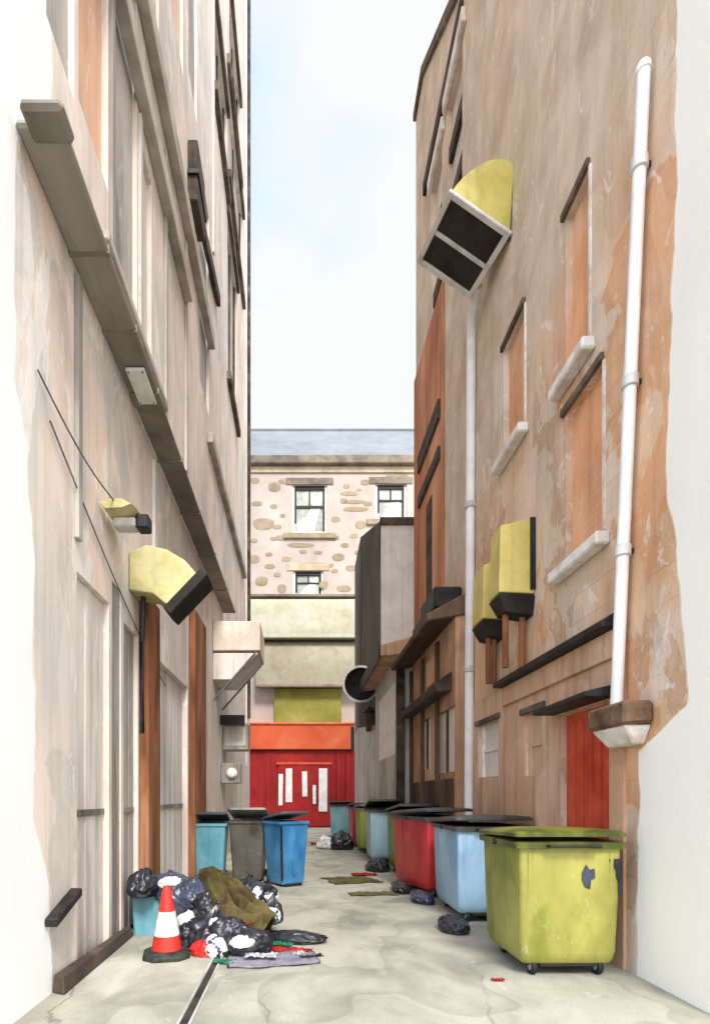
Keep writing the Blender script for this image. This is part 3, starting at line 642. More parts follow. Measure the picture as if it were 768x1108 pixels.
# stone bracket
t = thing("stone_bracket", "dark brown stone bracket at foot of the near white pipe", "bracket", (XR - .1, 5.5, 2.3))
mb = MB(); mb.box(XR - .30, XR - .003, 5.16, 5.82, 2.44, 2.66); mb.wobble(.02, 3, 2); mb.build("cap", mBracket, t, bevel=.03)
mb = MB(); mb.hexa([(XR - .12, 5.3, 2.26), (XR - .003, 5.3, 2.26), (XR - .003, 5.75, 2.26), (XR - .12, 5.75, 2.26), (XR - .26, 5.2, 2.436), (XR - .003, 5.2, 2.436), (XR - .003, 5.8, 2.436), (XR - .26, 5.8, 2.436)])
mb.build("corbel", mSill, t, bevel=.015)
# white pipes
def pipe(pts, r, collars, label, parent_loc):
    t = thing("downpipe", label, "pipe", parent_loc, group="white downpipes on the right building")
    mb = MB(); mb.tube(pts, r, 14); mb.build("pipe", mPipeWhite, t, smooth=True)
    for c in collars:
        p = Vector(pts[0]).lerp(Vector(pts[-1]), c)
        mb = MB(); mb.lathe([(r * 1.02, -.06), (r * 1.28, -.05), (r * 1.28, .05), (r * 1.02, .06)], p, 16); k = mb.build("collar", mPaleMetal, t, smooth=True)
        mb = MB(); mb.box(p.x, XR - .003, p.y - .02, p.y + .02, p.z - .02, p.z + .02); mb.build("clip", mInk, t)
    return t
pipe([(3.20, 5.62, 2.67), (3.20, 5.17, 8.55)], .058, (.26, .53, .86), "thick white downpipe near the right edge, ending on the dark bracket", (3.20, 5.4, 2.67))
pt0 = bpy.data.objects["downpipe"]
mb = MB(); mb.lathe([(.066, -.03), (.066, .02), (.05, .05), (.0, .06)], (3.20, 5.17, 8.55), 16); mb.build("end_cap", mPipeWhite, pt0, smooth=True)
pt = pipe([(3.21, 10.62, .06), (3.21, 10.42, 10.35)], .085, (.1, .4, .7), "long white downpipe running from the big yellow hood to the ground", (3.21, 10.6, 0))
mb = MB(); mb.tube([(3.21, 10.42, 10.35), (3.15, 10.2, 10.6), (3.12, 9.75, 10.75)], .085, 14); mb.build("elbow", mPipeWhite, pt, smooth=True)
mb = MB(); mb.lathe([(.14, 0), (.13, .06), (.09, .10)], (3.21, 10.62, 0), 16); mb.build("foot", mPaleMetal, pt, smooth=True)

# big yellow hood
t = thing("ventilation_hood", "big mustard yellow ventilation hood with dark mesh underside, high right", "ventilation hood", (2.9, 9.1, 10.5))
d0, d1 = 8.62, 9.75
pn = [(489, 206), (494, 199), (500, 192), (507, 185.5), (515, 180), (523, 175.5), (531, 172), (539, 170.5), (546, 171), (552, 174), (556, 179), (552, 250)]
n0 = [(PX(a, d0), PZ(b, d0)) for a, b in pn]
def far(p, k):    # same profile, shifted towards the alley at the far end
    return (p[0] - .26, p[1] + .03)
mb = MB(); mb.loft([[(x, d0, z) for x, z in n0], [(far((x, z), 0)[0], d1, far((x, z), 0)[1]) for x, z in n0]]); mb.build("hood_body", mYellow, t, bevel=.015, seg=2)
A, B = Vector((n0[0][0], d0, n0[0][1])), Vector((n0[-1][0], d0, n0[-1][1])); C_, D_ = A + Vector((-.26, d1 - d0, .03)), B + Vector((-.26, d1 - d0, .03))
nn = (B - A).cross(C_ - A).normalized()
if nn.z > 0: nn = -nn
def onface(u, v, h): return A.lerp(B, u).lerp(C_.lerp(D_, u), v) + nn * h
def fslab(mb, u0, u1, v0, v1, h0, h1):
    mb.hexa([onface(u0, v0, h0), onface(u1, v0, h0), onface(u1, v1, h0), onface(u0, v1, h0), onface(u0, v0, h1), onface(u1, v0, h1), onface(u1, v1, h1), onface(u0, v1, h1)])
for v0, v1 in ((.06, .50), (.56, .95)):
    mb = MB(); fslab(mb, .05, .95, v0, v1, .002, .03); mb.build("mesh_panel", mMesh, t, bevel=.01)
mb = MB(); fslab(mb, -.03, .05, -.02, 1.02, .002, .06); fslab(mb, .95, 1.03, -.02, 1.02, .002, .06); fslab(mb, .05, .95, -.02, .06, .002, .06); fslab(mb, .05, .95, .95, 1.03, .002, .06); fslab(mb, .05, .95, .50, .56, .002, .045)
mb.build("mouth_frame", mPaleMetal, t, bevel=.008)
mb = MB(); mb.tube([(3.26, 8.7, 10.5), (3.26, 8.7, 11.5)], .03, 8); mb.build("strap", mInk, t, smooth=True)

# two yellow boxes
for (px0, px1, d, ztop, zbot, dep, lab) in ((540, 578, 7.80, 5.70, 4.62, .42, "nearer and larger soft yellow wall box with black underside, right wall"),
                                            (522, 545, 8.95, 5.62, 4.62, .55, "farther soft yellow wall box, half hidden behind its twin")):
    x0 = PX(px0, d); x1 = XR - .004
    t = thing("vent_box", lab, "vent box", ((x0 + x1) / 2, d + dep / 2, zbot), group="yellow boxes on the right wall")
    mb = MB(); mb.hexa([(x0, d, zbot + .02), (x1, d, zbot), (x1, d + dep, zbot), (x0, d + dep, zbot + .02), (x0 + .02, d, ztop - .12), (x1, d, ztop), (x1, d + dep, ztop), (x0 + .02, d + dep, ztop - .12)])
    mb.build("casing", mYellowBox, t, bevel=.02, seg=2)
    mb = MB(); mb.hexa([(x0 + .10, d + .05, zbot - .24), (x1, d + .05, zbot - .30), (x1, d + dep - .05, zbot - .30), (x0 + .10, d + dep - .05, zbot - .24),
                        (x0 - .01, d - .012, zbot - .002), (x1, d - .012, zbot - .022), (x1, d + dep, zbot - .022), (x0 - .01, d + dep, zbot - .002)]); mb.build("grille", mMesh, t, bevel=.01)
    mb = MB(); mb.box(x1 - .07, x1, d - .03, d - .003, zbot + .05, ztop - .02); mb.build("edge_strip", mInk, t)
    for i, xx in enumerate((x0 + .16, x1 - .10)):
        mb = MB(); mb.tube([(xx, d + .2, zbot - .20), (xx, d + .2, 3.62)], .045, 10); mb.build("duct_leg", mRust, t, smooth=True)

# brown timber shopfront below the white pipe
XS = 3.0
t = SF = thing("timber_shopfront", "brown timber shopfront with dark sloping roof and pale windows, right", "shopfront", (XS + .4, 12.8, 0))
MS = lambda u, v, w: (XS + w, u, v)
sw = [(DR(492, XS), DR(472, XS), 2.25, 3.55, .1), (DR(466, XS), DR(455, XS), 2.4, 3.6, .1)]
mb = MB(); face_with_openings(mb, MS, 10.75, 14.9, 0, 5.3, sw)
mb.quad((XS, 10.75, 0), (XR - .005, 10.75, 0), (XR - .005, 10.75, 5.3), (XS, 10.75, 5.3)); mb.quad((XS, 14.9, 0), (XR - .005, 14.9, 0), (XR - .005, 14.9, 5.3), (XS, 14.9, 5.3))
mb.build("wall", mShopBrown, t)
for a, b, c, d, e in sw:
    mb = MB(); slab(mb, MS, a + .003, b - .003, c + .003, d - .003, .07, .11); o = mb.build("window", mPaleGlass, t)
    mb = MB(); slab(mb, MS, (a + b) / 2 - .03, (a + b) / 2 + .03, c + .01, d - .01, .03, .068); slab(mb, MS, a + .01, a + .07, c + .01, d - .01, .03, .068); mb.build("frame", mShopDark, o)
mb = MB(); slab(mb, MS, 10.85, 14.8, .05, 2.12, -.05, -.003); mb.build("stall_riser", mShopDark, t, bevel=.02)
mb = MB(); mb.prism([(XS - .30, 3.85), (XS - .003, 3.85), (XS - .003, 4.25), (XS - .34, 4.0)], 'y', 11.0, 14.9); mb.build("canopy", mDarkTimber, t, bevel=.015)
mb = MB(); mb.prism([(XS - .55, 5.15), (XR - .01, 5.3), (XR - .01, 5.75), (XS - .55, 5.3)], 'y', 10.7, 15.0); mb.build("roof", mShopDark, t, bevel=.02)
mb = MB(); mb.box(2.72, XR - .01, 11.3, 12.6, 5.62, 6.05); mb.box(2.78, XR - .01, 12.8, 13.8, 5.62, 5.9); mb.build("roof_plant", mInk, t, bevel=.03)
for yy in (11.95, 13.4, 14.75):
    mb = MB(); slab(mb, MS, yy, yy + .16, .05, 5.1, -.07, -.003); mb.build("pilaster", mShopDark, t, bevel=.01)
mb = MB(); slab(mb, MS, 12.2, 13.1, 4.3, 4.9, -.03, -.003); mb.build("sign_board", mOrange, t)

# pale grey shed beyond it
X2 = 2.65
t = thing("lean_to_shed", "pale grey lean-to shed with white shutter and brown roof edge, right", "shed", (X2 + .3, 17.3, 0))
M2 = lambda u, v, w: (X2 + w, u, v)
op = [(15.5, 19.1, 1.75 + 1.2, 1.75 + 3.3, .08)]
mb = MB(); face_with_openings(mb, M2, 15.05, 19.6, 0, 5.8, op)
mb.quad((X2, 15.05, 0), (XR + 1.5, 15.05, 0), (XR + 1.5, 15.05, 5.8), (X2, 15.05, 5.8)); mb.quad((X2, 19.6, 0), (XR + 1.5, 19.6, 0), (XR + 1.5, 19.6, 5.8), (X2, 19.6, 5.8))
mb.build("wall", mShed, t)
mb = MB(); slab(mb, M2, 15.503, 19.097, 2.953, 5.047, .05, .1); mb.build("shutter", mWhiteFrame, t)
mb = MB(); mb.prism([(X2 - .5, 5.55), (XR + 1.6, 5.75), (XR + 1.6, 6.6), (X2 - .5, 5.85)], 'y', 14.95, 20.0); mb.build("roof", mShopBrown, t, bevel=.02)
mb = MB(); mb.box(X2 - .55, X2 - .503, 14.9, 20.05, 5.45, 5.85); mb.build("gutter", mInk, t, bevel=.01)
mb = MB(); mb.box(X2 - .06, X2 + .16, 14.93, 15.047, 0, 5.5); mb.build("corner_post", mDarkTimber, t, bevel=.01)

# grey tower
TZ = 11.76
t = thing("stair_tower", "grey stair tower with dark skewed side wall, behind the right building", "tower", (4, 22, 0))
mb = MB(); mb.hexa([(2.9, 20.0, 0), (8, 20.0, 0), (8, 24, 0), (2.95, 24, 0), (2.9, 20.0, TZ), (8, 20.0, TZ), (8, 24, TZ), (2.95, 24, TZ)]); mb.build("body", mTower, t, bevel=.02)
mb = MB(); mb.hexa([(2.31, 21.3, 4.4), (2.895, 20.0, 4.4), (2.945, 24, 4.4), (2.35, 24, 4.4), (2.31, 21.3, TZ - .02), (2.895, 20.0, TZ - .02), (2.945, 24, TZ - .02), (2.35, 24, TZ - .02)]); mb.build("dark_side", mTowerDark, t, bevel=.02)
mb = MB(); mb.hexa([(2.20, 21.35, 0), (2.895, 20.0, 0), (2.945, 24, 0), (2.35, 24, 0), (2.20, 21.35, 4.39), (2.895, 20.0, 4.39), (2.945, 24, 4.39), (2.35, 24, 4.39)]); mb.build("plinth", mShed, t, bevel=.02)
mb = MB(); mb.box(2.86, 8.1, 19.93, 20.0 - .002, TZ - .22, TZ + .06); mb.build("coping", mDarkTimber, t, bevel=.015)
# dish and lantern on the tower
t = thing("satellite_dish", "round dark dish with pale rim hanging on the tower corner", "satellite dish", (2.1, 20.4, 5.8))
mb = MB(); mb.lathe([(.02, .16), (.35, .12), (.55, .03), (.62, -.04)], (0, 0, 0), 28, 'y', cap=False)
for v in mb.bm.verts: v.co = Vector((v.co.x + 2.2, v.co.y + 20.2, v.co.z * 1.0 + 5.85))
bmesh.ops.solidify(mb.bm, geom=mb.bm.faces[:], thickness=.03); mb.build("dish", mInk, t, smooth=True)
mb = MB(); mb.lathe([(.60, -.06), (.68, -.06), (.68, -.01), (.60, -.01), (.60, -.06)], (2.2, 20.2, 5.85), 28, 'y', cap=False); mb.build("rim", mPaleMetal, t, smooth=True)
mb = MB(); mb.tube([(2.2, 20.3, 5.85), (2.5, 21.0, 5.8)], .05, 8); mb.tube([(2.2, 20.15, 5.4), (2.2, 19.7, 5.7)], .02, 8); mb.build("arm", mInk, t, smooth=True)
t = thing("wall_lantern", "small dark brown lantern hanging below the round dish", "lantern", (2.5, 20.45, 4.2))
mb = MB(); mb.hexa([(2.42, 20.32, 4.15), (2.60, 20.32, 4.15), (2.60, 20.5, 4.15), (2.42, 20.5, 4.15), (2.36, 20.28, 4.85), (2.66, 20.28, 4.85), (2.66, 20.54, 4.85), (2.36, 20.54, 4.85)]); mb.build("lantern_body", mShopDark, t, bevel=.02)
mb = MB(); mb.lathe([(.24, 0), (.12, .14), (.03, .2)], (2.51, 20.41, 4.86), 12); mb.build("cap", mInk, t, smooth=True)
mb = MB(); mb.tube([(2.51, 20.41, 5.0), (2.55, 20.8, 5.15)], .025, 8); mb.build("bracket_arm", mInk, t, smooth=True)

# ------------------------------------------------------------------ end building
EY = 32.0
EB = thing("end_building", "pink rubble stone building with blue slate roof closing the alley", "building", (2, EY + 4, 0))
ME = lambda u, v, w: (u, EY + w, v)
ew = [(316, 354, 525, 577), (406, 440, 524, 562), (317, 350, 618, 646)]
eops = [(PX(a, EY), PX(b, EY), PZ(d, EY), PZ(c, EY), .25) for a, b, c, d in ew]
ZE = PZ(507, EY)
mb = MB(); face_with_openings(mb, ME, -9, 12, 0, ZE, eops)
mb.quad((-9, EY, 0), (-9, EY + 8, 0), (-9, EY + 8, ZE), (-9, EY, ZE)); mb.quad((12, EY, 0), (12, EY + 8, 0), (12, EY + 8, ZE), (12, EY, ZE))
mb.quad((-9, EY + 8, 0), (12, EY + 8, 0), (12, EY + 8, ZE), (-9, EY + 8, ZE)); mb.build("wall", mStoneWall, EB)
mb = MB(); mb.box(-9.2, 12.2, EY - .38, EY - .002, PZ(505, EY), PZ(496, EY)); mb.wobble(.03, .8, 1); mb.build("eaves", mEave, EB, bevel=.04)
mb = MB(); mb.box(-9.0, 12.0, EY - .10, EY - .004, PZ(512, EY), PZ(505.3, EY)); mb.build("eaves_band", mBand, EB, bevel=.02)
zr = EYE + (862 - 466) / F * 36.0
mb = MB(); mb.prism([(EY - .30, PZ(496, EY) + .01), (36.0, zr), (40.2, PZ(496, EY) + .01)], 'x', -9.2, 12.2); mb.build("roof", mSlate, EB)
mb = MB(); mb.tube([(-9.2, 36, zr + .02), (12.2, 36, zr + .02)], .12, 8); mb.build("ridge", mSlate, EB, smooth=True)
for (a, b, c, d, e), (p0, p1, q0, q1) in zip(eops, ew):
    mb = MB(); slab(mb, ME, a + .003, b - .003, c + .003, d - .003, .20, .26); o = mb.build("window", mGlass, EB)
    mb = MB(); f = .13
    slab(mb, ME, a + .004, a + f, c + .004, d - .004, .10, .198); slab(mb, ME, b - f, b - .004, c + .004, d - .004, .10, .198)
    slab(mb, ME, a + f, b - f, c + .004, c + f, .10, .198); mb.build("frame", mWhiteFrame, o)
    mb = MB(); slab(mb, ME, a + f, b - f, d - .20, d - .004, .10, .198); slab(mb, ME, a + f, a + f + .12, c + (d - c) * .25, d - .2, .13, .198); slab(mb, ME, b - f - .12, b - f, c + f, d - .2, .13, .198)
    mb.build("dark_sash", mInk, o)
    mb = MB(); slab(mb, ME, a + f + .12, b - f - .12, c + (d - c) * .55, c + (d - c) * .60, .14, .198); slab(mb, ME, (a + b) / 2 - .04, (a + b) / 2 + .04, c + (d - c) * .6, d - .2, .14, .198); mb.build("glazing_bar", mInk, o)
    mb = MB()     # white streak shaped in front of the glass as its painted reflection
    hh = d - c
    mb.prism([(a + f + .15, c + f + .05), (a + f + (b - a) * .55, c + f + .05), (b - f - .2, c + hh * .62), (b - f - .2, c + hh * .9), (a + (b - a) * .5, c + hh * .5)], 'y', EY + .185, EY + .197)
    mb.build("pane_reflection", mPaneReflection, o)
    mb = MB(); slab(mb, ME, a - .35, b + .35, d + .01, d + .42, -.05, -.002); mb.build("lintel", mBand if q0 > 530 else mEave, EB, bevel=.03)
    if q0 < 600:
        mb = MB(); slab(mb, ME, a - .5, b + .5, c - .34, c - .01, -.14, -.002); mb.build("sill", mStone, EB, bevel=.03)
# individual stones showing through the render
rs = random.Random(5)
sts = [(278, 545, 12, 5), (285, 567, 24, 12), (297, 527, 14, 10), (296, 548, 8, 5), (306, 558, 6, 4), (275, 605, 12, 9), (291, 600, 8, 4), (283, 629, 14, 10), (328, 597, 9, 4), (344, 598, 10, 4),
       (366, 603, 14, 8), (373, 590, 9, 5), (372, 637, 16, 7), (375, 526, 8, 5), (378, 534, 20, 5), (384, 543, 26, 4), (385, 551, 28, 5), (363, 562, 10, 6), (390, 568, 12, 8), (388, 530, 6, 3),
       (325, 590, 30, 5), (305, 582, 14, 6), (360, 582, 14, 6), (430, 515, 24, 5), (395, 522, 10, 6), (309, 521, 16, 5), (352, 521, 18, 5), (340, 612, 44, 6), (292, 613, 12, 5), (350, 633, 10, 8), (305, 637, 10, 9), (300, 570, 10, 5), (310, 605, 10, 5), (383, 580, 9, 5), (275, 585, 8, 5), (380, 615, 12, 6), (362, 618, 8, 4), (372, 542, 8, 6), (276, 520, 10, 6), (398, 545, 10, 5), (388, 598, 9, 5), (300, 622, 8, 5), (296, 583, 8, 4)]
for px, py, wd, hg in sts:
    mb = MB(); cx, cz = PX(px, EY), PZ(py, EY); k = 14
    ring = lambda s, y: [(cx + math.cos(2 * math.pi * i / k) * wd * .5 / F * EY * s * (1 + .18 * noise.noise(Vector((px, i * 1.3, 0)))), y,
                          cz + math.copysign(abs(math.sin(2 * math.pi * i / k)) ** .7, math.sin(2 * math.pi * i / k)) * hg * .55 / F * EY * s) for i in range(k)]
    mb.loft([ring(1, EY + .01), ring(.96, EY - .012), ring(.8, EY - .02)]); mb.build("exposed_stone", mStone, EB)

# awnings: barrel hoods over the shop
def awning(x0, x1, zt, zb, out, mat, y, name, lab):
    t = thing(name, lab, "awning", ((x0 + x1) / 2, y, zb), group="barrel awnings above the red shop")
    k = 10; poly = [(y - .002, zt)]
    for i in range(k + 1):
        a = math.pi / 2 * i / k; poly.append((y - .25 - (out - .25) * math.sin(a) if True else 0, zt - .12 - (zt - zb - .12) * (1 - math.cos(a))))
    poly.append((y - out + .08, zb)); poly.append((y - .002, zb + .05))
    mb = MB(); mb.prism(poly, 'x', x0, x1); mb.build("canvas", mat, t, smooth=True, bevel=.03)
    mb = MB(); mb.box(x0 - .1, x1 + .1, y - .36, y - .002, zt + .002, zt + .16); mb.wobble(.03, .9, zt); mb.build("headboard", mEave, t, bevel=.03)
    mb = MB(); mb.box(x0 + .1, x1 - .1, y - out - .03, y - out + .05, zb - .04, zb + .12); mb.build("front_rail", mEave if mat is mTaupe else mCream, t, bevel=.02)
awning(PX(270, 31.6), PX(390, 31.6), PZ(648, 32), PZ(690, 31.2), .9, mCream, EY, "canvas_awning", "cream barrel awning below the lowest stone building window")
awning(PX(277, 31.6), PX(391, 31.6), PZ(694, 32), PZ(743, 31.2), .9, mTaupe, EY, "canvas_awning", "taupe barrel awning between the cream awning and green panel")
mb = MB(); mb.box(PX(297, EY), PX(369, EY), EY - .3, EY - .003, PZ(783, EY - .3), PZ(745, EY - .3)); o = mb.build("sign_panel", mOlivePanel, bevel=.03); tag(o, "plain olive green panel above the orange shop fascia", "panel")
# red shop
SY = 31.4
t = thing("red_shop", "red shopfront with orange fascia and white barred door at alley end", "shopfront", (0, SY, 0))
x0, x1 = PX(270, SY), PX(384, SY)
mb = MB(); mb.box(x0, x1, SY, EY - .003, 0, PZ(812, SY)); mb.build("wall", mRed, t, bevel=.02)
mb = MB(); mb.box(x0 - .05, x1 - .15, SY - .25, EY - .003, PZ(811.5, SY), PZ(785, SY)); mb.build("fascia", mFascia, t, bevel=.03)
mb = MB(); mb.box(x0 - .1, x1, SY - .32, EY - .003, PZ(785, SY) + .003, PZ(785, SY) + .12); mb.build("cornice", mRedDoor, t, bevel=.02)
mb = MB(); mb.box(PX(379, SY), PX(383, SY), SY - .27, SY - .003, PZ(812, SY), PZ(787, SY)); mb.build("fascia_end", mInk, t, bevel=.02)
dx0, dx1 = PX(301, SY), PX(357, SY)
mb = MB(); mb.box(dx0, dx1, SY - .12, SY - .002, .05, PZ(828, SY)); D = mb.build("door", mRed, t, bevel=.03)
for a, b, c, d, e in ((309, 316, 832, 868, 0), (327, 332.5, 835, 862, 0), (345, 354, 832, 878, 0), (301.5, 306, 838, 872, 0), (338, 341.5, 850, 870, 0)):
    mb = MB(); mb.box(PX(a, SY - .15), PX(b, SY - .15), SY - .17, SY - .122, PZ(d, SY - .15), PZ(c, SY - .15)); mb.wobble(.04, 1.3, a); mb.build("white_bar", mWhiteFrame, D, bevel=.012)
mb = MB(); mb.box(dx0 - .12, dx1 + .12, SY - .16, SY - .002, PZ(828, SY) + .002, PZ(828, SY) + .14); mb.build("door_head", mRedDoor, t, bevel=.02)
for xx in (PX(290, SY), PX(366, SY), PX(376, SY)):
    mb = MB(); mb.box(xx - .09, xx + .09, SY - .10, SY - .002, .05, PZ(816, SY)); mb.build("pilaster", mRed, t, bevel=.02)
mb = MB(); mb.box(x0 + .05, dx0 - .2, SY - .06, SY - .002, .3, .9); mb.build("stall_riser", mShopDark, t, bevel=.02)
mb = MB(); mb.box(dx1 + .2, x1 - .05, SY - .06, SY - .002, .3, .9); mb.build("stall_riser", mShopDark, t, bevel=.02)

# ------------------------------------------------------------------ bins
def rrect(cx, cy, w, d, r, k=4):
    pts = []
    for sx, sy, a0 in ((1, -1, -90), (1, 1, 0), (-1, 1, 90), (-1, -1, 180)):
        for i in range(k + 1):
            a = R(a0 + 90 * i / k); pts.append((cx + sx * (w / 2 - r) + r * math.cos(a), cy + sy * (d / 2 - r) + r * math.sin(a)))
    return pts
def wheel(parent, x, y, r, wd, axis='x', hubmat=None):
    mb = MB(); mb.lathe([(r * .55, -wd / 2), (r * .92, -wd / 2), (r, -wd * .3), (r, wd * .3), (r * .92, wd / 2), (r * .55, wd / 2)], (0, 0, 0), 20, axis)
    o = mb.build("wheel", mRubber, parent, local=True, smooth=True); o.location = (x, y, r)
    mb = MB(); mb.lathe([(.005, -wd * .56), (r * .54, -wd * .52), (r * .54, wd * .52), (.005, wd * .56)], (0, 0, 0), 14, axis)
    mb.build("hub", hubmat or mHub, o, local=True, smooth=True)
    return o
def big_bin(loc, rz, W, D, H, body, lid, label, open_deg=0, lid_over=.05):
    """four wheeled communal bin; origin = near left bottom corner, +x along the front, +y away"""
    t = thing("wheeled_bin", label, "wheeled bin", loc, rz, "communal bins along the right wall")
    cx, cy = W / 2, D / 2; rb = .20
    zs = [(.125, .88, .06), (.15, .92, .07), (.24, .95, .06), (H * .55, .98, .045), (H - .20, 1.0, .04), (H - .16, 1.0, .04)]
    mb = MB(); mb.loft([[(x, y, z) for x, y in rrect(cx, cy, W * s, D * s, r)] for z, s, r in zs]); B_ = mb.build("body", body, t, local=True, smooth=True)
    # corner channels and ribs pressed in the front and side
    for fx in (.10, .90):
        mb = MB(); mb.hexa([(W * fx - .02, .028, .42), (W * fx + .02, .028, .42), (W * fx + .02, .06, .42), (W * fx - .02, .06, .42), (W * fx - .02, -.012, H - .24), (W * fx + .02, -.012, H - .24), (W * fx + .02, .04, H - .24), (W * fx - .02, .04, H - .24)]); mb.build('rib', body, B_, local=True, bevel=.006)
    for fy in (.3, .7):
        mb = MB(); mb.hexa([(.026, D * fy - .02, .42), (.026, D * fy + .02, .42), (.06, D * fy + .02, .42), (.06, D * fy - .02, .42), (-.010, D * fy - .02, H - .24), (-.010, D * fy + .02, H - .24), (.04, D * fy + .02, H - .24), (.04, D * fy - .02, H - .24)]); mb.build('rib', body, B_, local=True, bevel=.006)
    mb = MB(); mb.loft([[(x, y, z) for x, y in rrect(cx, cy, W + e, D + e, .07)] for z, e in ((H - .20, .0), (H - .195, .09), (H - .135, .10), (H - .13, .02))]); mb.build("rim", lid, t, local=True, smooth=True)
    # lid, hinged along the back edge
    hg = Vector((0, D + .03, H - .12)); rot = Matrix.Rotation(R(-open_deg), 4, 'X')
    mb = MB()
    rings = []
    for z, e, r in ((.0, .09, .05), (.035, .095, .05), (.055, .03, .05), (.075, -.25, .06), (.085, -.5, .05)):
        rings.append([(x, y, z) for x, y in rrect(cx, -D / 2 - .02, W + max(e, -W + .2), D + max(e, -D + .2), r)])
    mb.loft(rings)
    for v in mb.bm.verts: v.co = hg + (rot @ v.co)
    mb.build("lid", lid, t, local=True, smooth=True)
    mb = MB(); mb.tube([(W * .25, -.06 , H - .165), (W * .25, -.10, H - .165), (W * .75, -.10, H - .165), (W * .75, -.06, H - .165)], .014, 8); mb.build("handle", mInk, t, local=True, smooth=True)
    for sx in (-.035, W + .035):
        mb = MB(); mb.lathe([(.035, -.03), (.035, .03)], (sx, D / 2, H - .165), 12, 'x'); mb.build("trunnion", mInk, t, local=True, smooth=True)
    for x, y in ((.17, .16), (W - .17, .16), (.17, D - .16), (W - .17, D - .16)):
        mb = MB(); mb.hexa([(x - .045, y - .04, .09), (x + .045, y - .04, .09), (x + .045, y + .04, .09), (x - .045, y + .04, .09), (x - .06, y - .06, .15), (x + .06, y - .06, .15), (x + .06, y + .06, .15), (x - .06, y + .06, .15)])
        mb.build("caster", mInk, t, local=True, bevel=.006); wheel(t, x, y - .03, .085, .05)
    mb = MB(); mb.box(.22, W - .22, .06, D - .06, .09, .135); mb.build("chassis", mInk, t, local=True, bevel=.01)
    return t
G = big_bin((2.12, 5.36, 0), 0, .985, 1.08, 1.45, mBinGreen, mBinGreenLid, "olive green bin nearest to us at the right wall", 2)
# torn label remains on the green bin
for nm, pts, mat in (("torn_sticker", [(.60, 1.02), (.64, 1.10), (.67, 1.05), (.72, 1.06), (.73, .97), (.69, .95), (.68, .86), (.63, .88), (.60, .95)], mBagNavy),
                     ("black_tape", [(.86, 1.15), (.985, 1.16), (.985, .80), (.955, .82), (.95, .93), (.93, .98), (.925, 1.05), (.88, 1.09)], mBagBlack),
                     ("worn_patch", [(.545, .55), (.60, .57), (.65, .55), (.64, .50), (.60, .47), (.55, .49)], mLilac)):
    mb = MB()
    def fy(z): return .985 * 0 + 1.08 * (1 - (0.975 + (1.0 - .975) * max(0, min(1, (z - .75) / .42)))) / 2 if z > .75 else 1.08 * (1 - (.94 + .035 * (z - .4) / .35)) / 2
    mb.loft([[(x, fy(z) - .003, z) for x, z in pts], [(x, fy(z) - .008, z) for x, z in pts]])
    if nm != "worn_patch": mb.build(nm, mat, G, local=True)
big_bin((2.17, 7.66, 0), 0, 1.0, 1.40, 1.47, mBinBlue, mLidDark, "powder blue bin directly behind the olive green bin", 3)
mbs = MB(); mbs.loft([[(x + 2.17, 7.66 + .012 - o_, z) for x, z in ((.18, .76), (.24, .80), (.30, .78), (.40, .82), (.46, .76), (.40, .70), (.42, .64), (.34, .66), (.30, .58), (.24, .66), (.17, .68))] for o_ in (0, .006)])
big_bin((2.18, 9.5, 0), R(12), .80, 1.6, 1.53, mBinRed, mLidDark, "crimson bin turned askew behind the powder blue bin", 3)
big_bin((2.12, 11.75, 0), R(1), .78, 1.65, 1.52, mBinDkGreen, mLidDark, "grass green bin just behind the crimson bin", 5)
big_bin((1.83, 14.5, 0), R(-2), .76, 1.7, 1.54, mBinLtBlue, mLidDark, "pale blue bin between the grass green and the lime bin", 7)
big_bin((1.86, 17.2, 0), 0, .74, 1.6, 1.52, mBinLime, mLidGrey, "narrow lime bin behind the pale blue bin", 2)
big_bin((1.80, 19.3, 0), R(2), .72, 1.0, 1.52, mBinCrimson, mLidDark, "dull red bin between the lime bin and the teal bin", 4)
big_bin((1.30, 24.2, 0), R(-4), .98, .9, 1.52, mBinTeal, mLidDark, "pale teal bin farthest away, before the red shop", 6)

